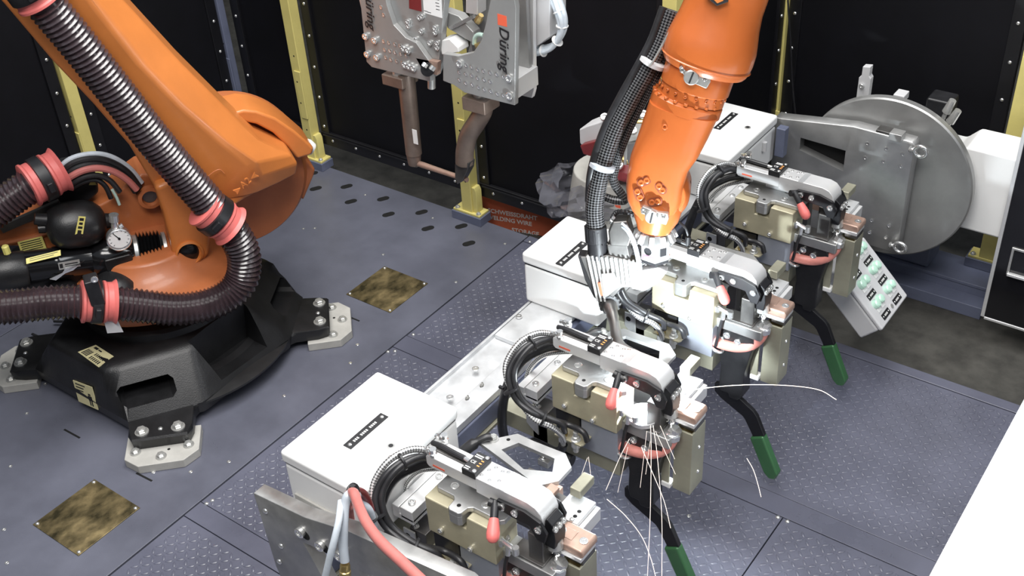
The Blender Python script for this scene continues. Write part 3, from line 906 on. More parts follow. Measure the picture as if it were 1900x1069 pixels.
put('shoulder_rim', B().lathe([(0.318, -0.20), (0.326, -0.195), (0.326, -0.13), (0.318, -0.12)], BASE + EA * 0.395 + UP * 0.70, N1, 72, cap=False), 'orange2', rob)
put('shoulder_lug', B(RF).prism([(0.62, 0.62), (0.70, 0.72), (0.735, 0.655), (0.725, 0.63), (0.66, 0.52)], -0.2, -0.07), 'orange2', rob, bev=0.012)
fend = put('stop_fender', B(RF).prism([q[:2] for q in [(0.416,1.053,0),(0.475,1.054,0),(0.523,1.038,0),(0.591,0.991,0),(0.655,0.918,0),(0.706,0.846,0),(0.72,0.822,0),(0.707,0.796,0),(0.645,0.792,0),(0.617,0.854,0),(0.569,0.93,0),(0.513,0.982,0),(0.454,1.011,0)]], -0.12, 0.06), 'orange', rob, bev=0.012, seg=3)
put('stop_buffer', B(RF).lathe([(0.030, 0), (0.032, 0.012), (0.026, 0.035)], (0.696,0.814,0), Vector((0.75, -0.66, 0)), 20), 'white', fend, label='white plastic stop buffer')
bb = put('hinge_bore', B(RF).lathe([(0.038, 0), (0.046, 0.004), (0.046, 0.028), (0.032, 0.03), (0.028, 0.008)], (0.054,0.771,0.02), (0, 0, 1), 28), 'orange2', rob)
put('bore_shade', B(RF).cyl(Vector((0.054,0.771,0.02)) + Vector((0, 0, 0.006)), Vector((0.054,0.771,0.02)) + Vector((0, 0, 0.012)), 0.027, n=20), 'darksteel', bb)

# link arm: one lofted casting with a ridge, plus its lower end with the balancer boss
SEC = [[(-0.329,1.874,0.16),(-0.206,1.912,0.22),(-0.038,1.913,0.27),(0.03,1.855,0.17)], [(-0.232,1.661,0.16),(-0.089,1.685,0.22),(0.04,1.657,0.27),(0.14,1.603,0.17)],
       [(-0.139,1.436,0.16),(0.004,1.475,0.22),(0.146,1.392,0.27),(0.28,1.336,0.17)], [(-0.052,1.255,0.16),(0.086,1.251,0.22),(0.238,1.225,0.27),(0.398,1.134,0.17)],
       [(0.03,1.064,0.16),(0.161,1.036,0.22),(0.364,1.038,0.27),(0.499,0.97,0.165)], [(0.075,0.88,0.16),(0.204,0.91,0.22),(0.444,0.933,0.27),(0.606,0.878,0.17)],
       [(0.08,0.807,0.16),(0.211,0.849,0.22),(0.449,0.864,0.262),(0.626,0.832,0.17)], [(0.079,0.766,0.16),(0.219,0.776,0.2),(0.424,0.775,0.225),(0.611,0.782,0.16)]]
ab = B(RF)
rings = []
for s4 in SEC:
    L_, G_, R_, T_ = [Vector(q) for q in s4]
    g2 = G_ + Vector((0.0, 0.0, 0.012))
    pts = [L_ + Vector((0, 0, -0.17)), L_, L_.lerp(G_, 0.45) + Vector((0, 0, -0.012)), G_, G_.lerp(R_, 0.5), R_.lerp(G_, 0.12), R_.lerp(T_, 0.10), R_.lerp(T_, 0.55) + Vector((0, 0, 0.004)), T_, T_ + Vector((0, 0, -0.15))]
    rings.append([ab.v(q) for q in pts])
ab.rings(rings)
arm = put('link_arm', ab, 'orange', rob, bev=0.010, seg=3, ang=22, label='bright orange cast link arm')
put('arm_foot', B(RF).prism([q[:2] for q in [(0.074,0.901,0.2),(0.21,0.922,0.2),(0.381,0.851,0.2),(0.495,0.783,0.2),(0.394,0.755,0.2),(0.331,0.729,0.2),(0.267,0.684,0.2),(0.233,0.629,0.2),(0.21,0.55,0.2),(0.169,0.521,0.2),(0.123,0.525,0.2),(0.087,0.555,0.2),(0.075,0.602,0.2),(0.081,0.658,0.2),(0.082,0.787,0.2)]], 0.03, 0.212), 'orange', rob, bev=0.022, seg=4)
ey = put('balancer_eye', B(RF).lathe([(0.050, 0.185), (0.054, 0.222), (0.046, 0.226), (0.042, 0.20), (0.0, 0.198)], Vector((0, 0, 0)) + Vector(((0.137,0.588,0.2)[0], (0.137,0.588,0.2)[1], 0)), (0, 0, 1), 32), 'orange', rob)
put('eye_cap', B(RF).sph(((0.137,0.588,0.2)[0], (0.137,0.588,0.2)[1], 0.205), 0.042, (1, 1.15, 0.42), 24, 12), 'blackgloss', ey, label='glossy black cap')
put('arm_scribe', B(RF).tube(spline([(0.268,0.918,0.262),(0.298,0.933,0.262),(0.319,0.935,0.262),(0.331,0.915,0.262)], 5), 0.002, 6), 'orange2', arm)
tp_ = RF @ Vector((0.353,0.82,0.272))
tx_ = (RF @ Vector((0.463,0.884,0.272))) - tp_
ty_ = N1.cross(tx_.normalized())
text('A2', 0.038, tp_ + tx_ * 0.30, tx_, ty_, 'orange', arm, name='raised_lettering', extrude=0.003)
for k, t in ((0, 0.05), (1, 0.90)):
    c = tp_ + tx_ * t + ty_ * 0.010
    d = tx_.normalized()
    put('raised_mark', B().prism([(0.0, -0.012), (0.026, 0.0), (0.0, 0.012), (0.004, 0.0)], -0.003, 0.004, c, d * (1 if k == 0 else -1), ty_ * (1 if k == 0 else -1), N1), 'orange', arm)

# counterbalance cylinder with accumulator, gauge and bellows (axis runs along the arm plane)
c0, c1 = RF @ Vector((-0.653,0.675,0.105)), RF @ Vector((-0.067,0.585,0.105))
ax = (c1 - c0).normalized()
cb = put('balancer_cylinder', B().lathe([(0.055, 0), (0.060, 0.02), (0.060, 0.30), (0.063, 0.305), (0.063, 0.325), (0.060, 0.33), (0.060, 0.44), (0.072, 0.455), (0.078, 0.49), (0.078, (c1 - c0).length - 0.03), (0.066, (c1 - c0).length)], c0, ax, 40), 'blackgloss', rob, label='glossy black balancer cylinder')
put('end_cap', B().lathe([(0.066, -0.02), (0.072, 0), (0.072, 0.09), (0.066, 0.10)], RF @ Vector((-0.546,0.648,0.105)), ax, 32), 'blackcast', cb)
put('valve_block', B(RF).prism([q[:2] for q in [(-0.176,0.633,0.15),(-0.074,0.634,0.15),(-0.067,0.561,0.15),(-0.085,0.502,0.15),(-0.115,0.499,0.15),(-0.175,0.557,0.15)]], 0.12, 0.19), 'blackcast', cb, bev=0.008)
put('yellow_plug', B(RF).lathe([(0.020, 0), (0.022, 0.004), (0.022, 0.014), (0.016, 0.018)], (-0.098,0.573,0.192), (0, 0, 1), 6), 'yellowsticker', cb)
ac = put('accumulator', B().lathe([(0.018, -0.135), (0.020, -0.11), (0.035, -0.105), (0.062, -0.095), (0.082, -0.07), (0.090, -0.035), (0.091, 0.0), (0.090, 0.035), (0.080, 0.07), (0.058, 0.095), (0.03, 0.108), (0.026, 0.135)], RF @ Vector((-0.235,0.761,0.09)), ax, 40), 'blackcast', rob, label='black accumulator bottle with yellow sticker')
put('valve_neck', B().cyl(RF @ Vector((-0.331,0.809,0.09)), RF @ Vector((-0.369,0.825,0.09)), 0.026, 0.022, 14), 'blackplastic', ac)
ga = put('pressure_gauge', B(RF).lathe([(0.044, -0.022), (0.046, -0.018), (0.046, 0.012), (0.043, 0.014), (0.041, 0.010), (0.0, 0.010)], (-0.099,0.717,0.2), (0, 0, 1), 36), 'chrome', rob, label='chrome pressure gauge')
gc = Vector((-0.098,0.724,0.211))
dial = put('dial', B(RF).lathe([(0.041, 0), (0.0, 0.0005)], gc, (0, 0, 1), 36), 'white', ga)
put('needle', B(RF).prism([(-0.0022, 0), (0.0022, 0), (0.001, 0.033), (-0.001, 0.033)], 0.0008, 0.002, gc, Vector((0.85, 0.52, 0)), Vector((-0.52, 0.85, 0)), (0, 0, 1)).cyl(gc, gc + Vector((0, 0, 0.003)), 0.005, n=12), 'ink', ga)
tk = B(RF)
for k in range(11):
    a = math.radians(225 - 27 * k)
    d = Vector((math.cos(a), math.sin(a), 0))
    tk.bar(gc + d * 0.031 + Vector((0, 0, 0.001)), gc + d * 0.037 + Vector((0, 0, 0.001)), 0.0016, 0.0008, (0, 0, 1))
put('dial_ticks', tk, 'ink', ga, smooth=False)
put('gauge_valve', B(RF).cyl((-0.103,0.757,0.19), (-0.095,0.8,0.19), 0.014, n=12).cyl((-0.097,0.791,0.19), (-0.092,0.818,0.19), 0.020, 0.018, 12).cyl((-0.084,0.761,0.19), (-0.071,0.766,0.19), 0.010, n=10), 'chrome', ga)
be = B()
b0, b1 = RF @ Vector((-0.067,0.587,0.105)), RF @ Vector((0.058,0.579,0.105))
L_ = (b1 - b0).length
prof = [(0.069 + 0.010 * math.sin(2 * math.pi * (k / 6 - 0.25)), L_ * (0.12 + 0.75 * k / 42)) for k in range(43)]
be.lathe([(0.05, 0)] + prof + [(0.05, L_ * 0.95)], b0, ax, 32)
bl = put('bellows', be, 'blackgloss', rob, label='glossy black rubber bellows')
put('clamp_band', B().lathe([(0.060, 0.0), (0.070, 0.002), (0.070, 0.016), (0.060, 0.018)], b0 + ax * 0.002, ax, 32), 'zinc', bl)
put('clamp_band', B().lathe([(0.060, 0.0), (0.068, 0.002), (0.068, 0.014), (0.060, 0.016)], b0 + ax * (L_ - 0.012), ax, 32), 'zinc', bl)
put('piston_rod', B().cyl(b0 + ax * (L_ - 0.02), b0 + ax * (L_ + 0.10), 0.046, 0.038, 24), 'blackcast', rob)


def sticker(parent, pix, m, marks=(), nm='sticker', th=0.0012):
    """thin label: four corners in the arm plane's coordinates (a, h, w)"""
    p = [RF @ Vector(q) for q in pix]
    nv = (p[1] - p[0]).cross(p[3] - p[0]).normalized()
    if nv.dot(-p[0] + Vector((0, 0, 3))) < 0:
        nv = -nv
    b = B()
    lo, hi = [b.v(q) for q in p], [b.v(q + nv * th) for q in p]
    b.rings([lo, hi])
    s = put(nm, b, m, parent, smooth=False)
    k = B()
    for (u0, u1, v0, v1) in marks:
        cs = []
        for u, v in ((u0, v0), (u1, v0), (u1, v1), (u0, v1)):
            cs.append(p[0].lerp(p[1], u).lerp(p[3].lerp(p[2], u), v) + nv * th)
        k.rings([[k.v(q) for q in cs], [k.v(q + nv * 0.0004) for q in cs]])
    if marks:
        put('print', k, 'ink', s, smooth=False, kind='stuff')
    return s


LINES = [(0.08, 0.9, 0.12 + 0.17 * k, 0.19 + 0.17 * k) for k in range(5)]
sticker(cb, [(-0.438,0.706,0.155),(-0.313,0.706,0.155),(-0.317,0.69,0.168),(-0.442,0.69,0.168)], 'yellowsticker', [(0.1, 0.92, 0.2, 0.3), (0.1, 0.8, 0.55, 0.65)])
sticker(rob, [(-0.461,0.704,0.012),(-0.37,0.704,0.012),(-0.369,0.649,0.012),(-0.461,0.65,0.012)], 'yellowsticker', LINES)
sticker(ac, [(-0.213,0.84,0.179),(-0.19,0.831,0.179),(-0.222,0.753,0.179),(-0.247,0.765,0.179)], 'yellowsticker', [(0.2, 0.8, 0.08, 0.22), (0.25, 0.75, 0.30, 0.42), (0.2, 0.8, 0.5, 0.62), (0.25, 0.75, 0.7, 0.9)])
sticker(cb, [(-0.336,0.662,0.168),(-0.259,0.655,0.168),(-0.262,0.623,0.167),(-0.339,0.63,0.167)], 'zinc', [(0.05, 0.2, 0.2, 0.8), (0.3, 0.9, 0.3, 0.45), (0.3, 0.9, 0.6, 0.7)])
put('foil_tag', B(RF).prism([(0, 0), (0.05, 0.012), (0.065, 0.028), (0.12, 0.03), (0.14, 0.042), (0.09, 0.012), (0.06, 0.008), (0.02, -0.012)], 0, 0.004, (-0.382,0.605,0.17), (1, 0, 0), (0, 1, 0)), 'chrome', cb)
put('yellow_cap', B().lathe([(0.014, 0), (0.014, 0.03), (0.010, 0.034)], RF @ Vector((-0.498,0.719,0.105)), UP, 8), 'yellowsticker', cb)
put('cap_stub', B().cyl(RF @ Vector((-0.498,0.719,0.105)) - UP * 0.05, RF @ Vector((-0.498,0.719,0.105)), 0.012, n=10), 'darksteel', cb)
# motors and dark machinery under the cylinder
put('axis_motor', B().lathe([(0.07, 0), (0.082, 0.015), (0.082, 0.13), (0.07, 0.15), (0.05, 0.17)], RF @ Vector((-0.16, 0.50, 0.12)), N1, 32), 'blackcast', rob)
put('axis_motor', B().lathe([(0.06, 0), (0.07, 0.015), (0.07, 0.12), (0.05, 0.15)], RF @ Vector((-0.36, 0.48, 0.02)), N1, 32), 'blackcast', rob)
put('motor_housing', B(RF).bx(-0.52, -0.10, 0.38, 0.58, -0.20, 0.10), 'blackplastic', rob, bev=0.03, seg=3)
mb = put('junction_box', B(RF).prism([q[:2] for q in [(-0.339,0.798,-0.05),(-0.166,0.782,-0.05),(-0.124,0.81,-0.05),(-0.115,0.86,-0.05),(-0.162,0.916,-0.05),(-0.225,0.919,-0.05),(-0.353,0.874,-0.05)]], -0.18, -0.02), 'blackplastic', rob, bev=0.012)
put('box_knob', B().cyl(RF @ Vector((-0.198,0.879,-0.03)), RF @ Vector((-0.198,0.879,-0.03)) + UP * 0.05, 0.026, n=16), 'blackplastic', mb)
sticker(mb, [(-0.151,0.854,-0.02),(-0.129,0.884,-0.02),(-0.124,0.847,-0.02),(-0.138,0.85,-0.02)], 'yellowsticker', (), 'warning_triangle')
put('side_lever', B(RF).bar((-0.501,0.768,0), (-0.27,0.817,0), 0.02, 0.03, (0, 1, 0)), 'darksteel', rob)
# cable loom over the column
for m_, r_, pts in (('milky', 0.013, [(-0.26,0.937,0),(-0.189,0.983,0),(-0.109,0.985,0),(-0.046,0.957,0),(0.006,0.896,0),(0.037,0.82,0)]), ('rubber', 0.014, [(-0.253,0.934,0.02),(-0.183,0.975,0.02),(-0.109,0.976,0.02),(-0.051,0.947,0.02),(-0.002,0.889,0.02),(0.025,0.814,0.02)]),
                    ('rubber', 0.013, [(-0.248,0.924,0.04),(-0.179,0.961,0.04),(-0.11,0.961,0.04),(-0.052,0.927,0.04),(-0.01,0.87,0.04),(0.008,0.81,0.04)]), ('red', 0.013, [(-0.227,0.936,0.06),(-0.162,0.957,0.06),(-0.103,0.955,0.06),(-0.051,0.927,0.06),(-0.01,0.878,0.06),(0.014,0.828,0.06)]),
                    ('rubber', 0.011, [(-0.223,0.911,0.06),(-0.16,0.929,0.06),(-0.108,0.924,0.06),(-0.07,0.89,0.06),(-0.049,0.836,0.06)]), ('rubber', 0.010, [(-0.218,0.893,0.05),(-0.158,0.909,0.05),(-0.116,0.902,0.05),(-0.093,0.867,0.05),(-0.086,0.813,0.05)]),
                    ('rubber', 0.012, [(-0.229,0.906,0),(-0.168,0.95,0),(-0.101,0.953,0),(-0.042,0.918,0),(0,0.854,0),(0.019,0.78,0)]), ('pipegreen', 0.006, [(-0.073,0.853,0.06),(-0.066,0.817,0.06),(-0.063,0.782,0.06)])):
    put('cable', B().tube(spline([RF @ Vector(q) for q in pts], 6), r_, 10), m_, rob)
# corrugated dress hoses and their clamps
hp = [RF @ Vector(q) for q in [(-0.179,1.907,0.31),(-0.127,1.744,0.32),(-0.048,1.553,0.32),(0.032,1.351,0.325),(0.118,1.133,0.33),(0.194,0.96,0.335),(0.258,0.82,0.345),(0.305,0.708,0.35),(0.325,0.609,0.36),(0.3,0.514,0.37),(0.241,0.463,0.38),(0.152,0.447,0.39),(0.035,0.464,0.39),(-0.09,0.515,0.38),(-0.207,0.572,0.38)]]
hose = put('dress_hose', B().corr(spline(hp, 10), 0.066, 0.0185, 0.009), 'corr', rob, label='dark corrugated hose running down the arm and round the base')
hq = [RF @ Vector(q) for q in [(-0.207,0.572,0.38),(-0.289,0.602,0.38),(-0.396,0.627,0.37),(-0.504,0.642,0.36),(-0.662,0.665,0.34),(-0.837,0.685,0.28),(-0.976,0.703,0.18),(-1.066,0.716,0.06)]]
put('dress_hose', B().corr(spline(hq, 10), 0.066, 0.0185, 0.009), 'corr', rob)
hr = [RF @ Vector(q) for q in [(-1.008,0.727,0.05),(-0.811,0.766,0.08),(-0.597,0.854,0.1),(-0.511,0.891,0.1),(-0.401,0.943,0.1),(-0.315,0.978,0.1),(-0.268,0.987,0.08)]]
put('dress_hose', B().corr(spline(hr, 10), 0.066, 0.0185, 0.009), 'corr', rob)
put('dress_hose', B().corr(spline([RF @ Vector(q) for q in [(0.268,0.445,0.2),(0.205,0.4,0.2),(0.115,0.389,0.2),(-0.011,0.402,0.2),(-0.13,0.431,0.2)]], 8), 0.03, 0.012, 0.005), 'corr', rob)


def hose_clamp(p, q, r, label, flip=False):
    """black strap between two salmon flanges round a hose, from p to q"""
    d = (q - p).normalized()
    L = (q - p).length
    k = put('hose_clamp', B().lathe([(r, 0.28 * L), (r * 1.14, 0.30 * L), (r * 1.14, 0.58 * L), (r, 0.60 * L)], p, d, 32), 'blackplastic', rob, label=label)
    for t0, t1 in ((0.0, 0.28), (0.60, 1.0)):
        put('flange', B().lathe([(r * 0.95, t0 * L), (r * 1.10, t0 * L + 0.004), (r * 1.10, t0 * L + 0.012), (r * 1.03, t0 * L + 0.018), (r * 1.03, t1 * L - 0.014), (r * (1.10 if t1 == 1 else 1.03), t1 * L - 0.008), (r * (1.18 if t1 == 1 else 1.03), t1 * L), (r * 0.9, t1 * L)], p, d, 36), 'pink', k, label='salmon plastic flange')
    x, y, z = ortho(d)
    e = max((x, y, -x, -y, (x + y).normalized(), (x - y).normalized(), (y - x).normalized()), key=lambda w_: w_.dot(N1 + UP * 0.3))
    put('strap_boss', B().bar(p + d * 0.36 * L + e * r * 1.1, p + d * 0.52 * L + e * r * 1.1, 0.04, 0.03, e), 'blackplastic', k, bev=0.004)
    return k


k1 = hose_clamp(RF @ Vector((0.22,0.846,0.342)), RF @ Vector((0.302,0.738,0.35)), 0.073, 'hose clamp with salmon flanges at the foot of the arm')
k2 = hose_clamp(RF @ Vector((-0.29,0.602,0.38)), RF @ Vector((-0.172,0.563,0.38)), 0.072, 'hose clamp with salmon flanges low beside the base')
k3 = hose_clamp(RF @ Vector((-0.356,0.967,0.1)), RF @ Vector((-0.229,0.983,0.06)), 0.076, 'hose clamp with salmon flanges at the cable loom')
k4 = hose_clamp(RF @ Vector((-0.113,1.698,0.32)), RF @ Vector((-0.156,1.813,0.32)), 0.073, 'hose clamp at the top of the arm')
put('hanger_strap', B(RF).bx((-0.23,0.657,0.42)[0] - 0.025, (-0.23,0.657,0.42)[0] + 0.025, (-0.242,0.612,0.42)[1], (-0.214,0.719,0.42)[1], 0.39, 0.455), 'blackplastic', k2, bev=0.006)
bolt(RF @ Vector((-0.216,0.728,0.456)), 0.013, k2, N1, 'socket', 'screw', 0.5)
put('paper_tag', B(RF).prism([q[:2] for q in [(-0.23,0.544,0.42),(-0.187,0.529,0.42),(-0.177,0.45,0.42),(-0.233,0.464,0.42)]], 0.42, 0.422), 'lightgrey', k2)
put('black_cable', B().tube(spline([(-4.198,1.898,0.02),(-4.026,1.915,0.02),(-3.982,1.996,0.02),(-4.123,2.037,0.02),(-4.196,2.01,0.02)], 6), 0.006, 8), 'rubber', rob)

# ------------------------------------------------------------------ upright welding robot wrist
O2, R2, U2, N2 = Vector((-1.5, 2.646, 1.19)), Vector((0.9056, 0.3616, -0.2218)), Vector((0.1234, 0.2758, 0.9533)), Vector((0.4058, -0.8906, 0.2051))
VF = Matrix.Translation(O2) @ Matrix((R2, U2, N2)).transposed().to_4x4()         # local (r, u, n)
wr = thing('welding_robot', 'upright orange welding robot wrist reaching down from above with torch and black hose', 'robot', (O2.x, O2.y, -0.1))
AXU = Vector((0.032, 1, 0)).normalized()
put('forearm', B(VF).lathe([(0.098, 0.395), (0.120, 0.400), (0.126, 0.408), (0.131, 0.42), (0.134, 0.445), (0.133, 0.475), (0.128, 0.50), (0.119, 0.54), (0.113, 0.585), (0.113, 0.64), (0.122, 0.72), (0.13, 0.85), (0.13, 1.3)], (0.024, 0.0, -0.02), AXU, 56), 'orangedeep', wr, label='deep orange cup-shaped forearm')
put('forearm_seam', B(VF).lathe([(0.130, 0.418), (0.1345, 0.421), (0.131, 0.424)], (0.024, 0.0, -0.02), AXU, 56, cap=False), 'orangedeep', wr)
put('wrist_neck', B(VF).lathe([(0.092, 0.30), (0.098, 0.305), (0.098, 0.335), (0.103, 0.340), (0.104, 0.39), (0.10, 0.42)], (0.016, 0.0, -0.02), AXU, 48), 'orangedeep', wr)
fl = put('wrist_flange', B(VF).lathe([(0.09, 0.262), (0.107, 0.268), (0.107, 0.296), (0.100, 0.302), (0.09, 0.306)], (0.008, 0.0, -0.02), AXU, 48), 'orangedeep', wr)
for k in range(20):
    a = 2 * math.pi * k / 20
    bolt(VF @ Vector((0.016 + 0.101 * math.cos(a), 0.302, -0.02 + 0.101 * math.sin(a))), 0.0065, fl, VF.to_3x3() @ AXU, 'boltorange', 'bolt', 1.4)
    bolt(VF @ Vector((0.024 + 0.098 * math.cos(a + 0.15), 0.326, -0.02 + 0.098 * math.sin(a + 0.15))), 0.005, fl, VF.to_3x3() @ Vector((math.cos(a + 0.15), 0, math.sin(a + 0.15))), 'boltorange', 'bolt', 1.2)
# fork: loft from the round flange to the flat cheek, then the round cheek end
fk = B(VF)
rg = []
for u, c_, hw, nf, nb in ((0.272, 0.014, 0.104, 0.085, 0.115), (0.21, 0.008, 0.101, 0.085, 0.11), (0.15, 0.0, 0.096, 0.083, 0.06), (0.10, -0.010, 0.090, 0.080, 0.03), (0.05, -0.008, 0.088, 0.078, 0.01), (0.0, 0.0, 0.088, 0.075, 0.005), (-0.035, 0.004, 0.079, 0.073, 0.005), (-0.062, 0.006, 0.060, 0.07, 0.008), (-0.082, 0.008, 0.028, 0.066, 0.012)):
    ring = []
    for k in range(28):
        a = 2 * math.pi * k / 28
        x, y = math.cos(a), math.sin(a)
        e = 0.5 if u < 0.2 else 0.8
        sx = math.copysign(abs(x) ** e, x)
        sy = math.copysign(abs(y) ** e, y)
        ring.append(fk.v((c_ + hw * sx, u, -0.0 + (nf if sy > 0 else nb) * sy)))
    rg.append(ring)
fk.rings(rg)
fork = put('wrist_fork', fk, 'orangedeep', wr, ang=50)
for pa, pb in (((-0.046,0.042,0.076), (-0.032,0.054,0.076)), ((0.008,0.047,0.076), (0.021,0.037,0.076)), ((-0.049,0.012,0.076), (-0.037,-0.004,0.076)), ((0.001,-0.009,0.074), (0.017,-0.001,0.074))):
    a_, b_ = Vector(pa), Vector(pb)
    d = (b_ - a_).normalized()
    pr = Vector((-d.y, d.x, 0))
    out = [a_ - d * 0.014 * math.cos(t) + pr * 0.014 * math.sin(t) for t in [math.pi * (k / 6 - 0.5) for k in range(7)]] + [b_ + d * 0.014 * math.cos(t) - pr * 0.014 * math.sin(t) for t in [math.pi * (k / 6 - 0.5) for k in range(7)]]
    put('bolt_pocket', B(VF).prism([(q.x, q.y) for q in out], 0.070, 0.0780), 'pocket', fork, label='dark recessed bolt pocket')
    for q in (a_, b_):
        bolt(VF @ Vector((q.x, q.y, 0.0775)), 0.0095, fork, N2, 'boltorange', 'bolt', 0.6)
for q in ((-0.024,0.227,0.078), (0.029,0.215,0.072)):
    bolt(VF @ Vector(q), 0.009, fork, N2, 'boltorange', 'bolt', 1.0)
# hand between the fork cheeks
hand = put('wrist_hand', B(VF).lathe([(0.06, -0.12), (0.080, -0.11), (0.083, -0.03), (0.083, 0.02), (0.07, 0.04)], (0.024, 0.005, 0), (0, 0, 1), 40)
    .lathe([(0.074, 0.0), (0.076, 0.02), (0.070, 0.06), (0.055, 0.09), (0.05, 0.105)], (0.02, -0.02, 0.0), (0.10, -1, 0.10), 40), 'orangedeep', wr, bev=0.004)
for k in range(7):
    a = math.radians(-60 + 22 * k)
    bolt(VF @ Vector((0.024 + 0.083 * math.cos(a), 0.005 + 0.083 * math.sin(a), -0.045)), 0.006, hand, VF.to_3x3() @ Vector((math.cos(a), math.sin(a), 0)), 'hole', 'hole')
for cpt, ang, sc in (((0.016,0.395,0.088), -0.10, 1.1), ((0.018,-0.042,0.088), 0.05, 1.0)):
    c = Vector(cpt)
    dx, dy = Vector((math.cos(ang), math.sin(ang), 0)), Vector((-math.sin(ang), math.cos(ang), 0))
    lv = put('latch_plate', B(VF).prism([(-0.045 * sc, 0.006), (-0.038 * sc, 0.020), (0.01 * sc, 0.012), (0.04 * sc, 0.014), (0.045 * sc, 0.0), (0.042 * sc, -0.022), (0.0, -0.020), (-0.02 * sc, -0.012)], -0.03, 0.004, c, dx, dy, (0, 0, 1)), 'zinc', wr, bev=0.003, label='zinc plated mastering latch')
    put('latch_screw', B(VF).lathe([(0.019 * sc, 0), (0.020 * sc, 0.003), (0.020 * sc, 0.012), (0.017 * sc, 0.015)], c + dx * -0.006 + dy * -0.004 + Vector((0, 0, 0.003)), (0, 0, 1), 22), 'zinc', lv)
    put('screw_slot', B(VF).prism([(-0.0025, -0.017), (0.0025, -0.017), (0.0025, 0.017), (-0.0025, 0.017)], 0, 0.0006, c + dx * -0.006 + dy * -0.004 + Vector((0, 0, 0.018)), dx, dy, (0, 0, 1)), 'ink', lv)
    for s in (-0.034, 0.028):
        bolt(VF @ (c + dx * s * sc + dy * 0.004 + Vector((0, 0, 0.004))), 0.007, lv, N2, 'socket', 'screw', 0.7)
ft = put('forearm_badge', B(VF).prism([q[:2] for q in [(-0.02,0.621,0.112),(0.02,0.658,0.112),(0.049,0.621,0.112),(0.022,0.602,0.112)]], 0.07, 0.112), 'ink', wr, bev=0.002)
put('badge_print', B(VF).prism([q[:2] for q in [(-0.002,0.623,0.118),(0.019,0.644,0.118),(0.035,0.621,0.118),(0.021,0.61,0.118)]], 0.112, 0.1135), 'orange', ft)

# tool flange, crash sensor
tc = VF @ Vector((0.035,-0.116,0))
tf = put('tool_flange', B().lathe([(0.048, 0), (0.063, -0.030), (0.063, -0.036), (0.05, -0.038)], tc, UP, 40), 'chrome', wr, label='silver conical tool flange')
for k in range(10):
    a = 2 * math.pi * k / 10
    d = Vector((math.cos(a), math.sin(a), 0))
    put('flange_notch', B().bar(tc + d * 0.052 + UP * -0.004, tc + d * 0.066 + UP * -0.030, 0.015, 0.008, d + UP * 0.6), 'alu', tf)
sn = put('crash_sensor', B().lathe([(0.047, -0.038), (0.050, -0.042), (0.050, -0.098), (0.046, -0.104)], tc, UP, 6), 'steel', wr, ang=20, label='hexagonal crash sensor with magenta sticker')
put('sensor_base', B().lathe([(0.048, -0.104), (0.048, -0.112)], tc, UP, 6), 'ink', sn)
put('tool_stem', B().cyl(tc + UP * -0.112, tc + UP * -0.17, 0.026, n=24), 'alu', wr)


def on_camera_side(c, r, ang, z0, z1, hw, th=0.002):
    d = Vector((math.cos(ang), math.sin(ang), 0))
    p = Vector((-math.sin(ang), math.cos(ang), 0))
    return B().prism([(-hw, z0), (hw, z0), (hw, z1), (-hw, z1)], 0, th, c + d * r, p, UP, d)


a0 = math.radians(-90)
put('sensor_face', on_camera_side(tc, 0.0433, a0, -0.098, -0.044, 0.024), 'white', sn, bev=0.001)
st_ = put('magenta_sticker', on_camera_side(tc, 0.0455, a0, -0.096, -0.076, 0.022, 0.001), 'magenta', sn)
put('sensor_window', B().lathe([(0.013, 0), (0.013, 0.003), (0.009, 0.003), (0.009, 0.001)], tc + Vector((0, -0.0455, -0.061)), (0, -1, 0), 20), 'ink', sn)
put('sticker_print', B().prism([(-0.012, -0.002), (0.012, -0.002), (0.012, 0.002), (-0.012, 0.002)], 0, 0.0004, tc + Vector((0, -0.0466, -0.086)), (1, 0, 0), UP, (0, -1, 0)), 'inkwhite', st_)
put('sensor_clip', on_camera_side(tc, 0.0455, math.radians(-30), -0.075, -0.040, 0.010, 0.004), 'ink', sn)

# torch: ribbed body, cable collar, gas nozzle
to = put('torch_bracket', B(VF).prism([q[:2] for q in [(0.012,-0.267,0),(0.076,-0.232,0),(0.108,-0.237,0),(0.09,-0.285,0),(0.058,-0.323,0),(0.014,-0.329,0)]], -0.02, 0.02), 'alu', wr, bev=0.004)
body = put('torch_body', B(VF).prism([q[:2] for q in [(-0.168,-0.273,0),(-0.084,-0.241,0),(0.014,-0.236,0),(0.036,-0.279,0),(0.042,-0.316,0),(-0.015,-0.336,0),(-0.046,-0.403,0),(-0.072,-0.412,0)]], -0.035, 0.016), 'darksteel', wr, bev=0.003, label='ribbed aluminium torch body')
for a_, b_ in (((-0.147,-0.258,0.02), (-0.077,-0.402,0.02)), ((-0.132,-0.255,0.02), (-0.066,-0.398,0.02)), ((-0.118,-0.253,0.02), (-0.054,-0.395,0.02)), ((-0.103,-0.25,0.02), (-0.062,-0.342,0.02)), ((-0.09,-0.248,0.02), (-0.051,-0.338,0.02)), ((-0.075,-0.245,0.02), (-0.037,-0.334,0.02)), ((-0.062,-0.241,0.02), (-0.024,-0.33,0.02)), ((-0.046,-0.239,0.02), (-0.013,-0.326,0.02)), ((-0.033,-0.236,0.02), (0,-0.322,0.02)), ((-0.018,-0.234,0.02), (0.013,-0.318,0.02)), ((-0.005,-0.231,0.02), (0.026,-0.314,0.02)), ((0.01,-0.229,0.02), (0.039,-0.31,0.02))):
    put('rib', B(VF).bar(a_, b_, 0.0060, 0.012, (0, 0, 1)), 'alu', body, bev=0.0015)
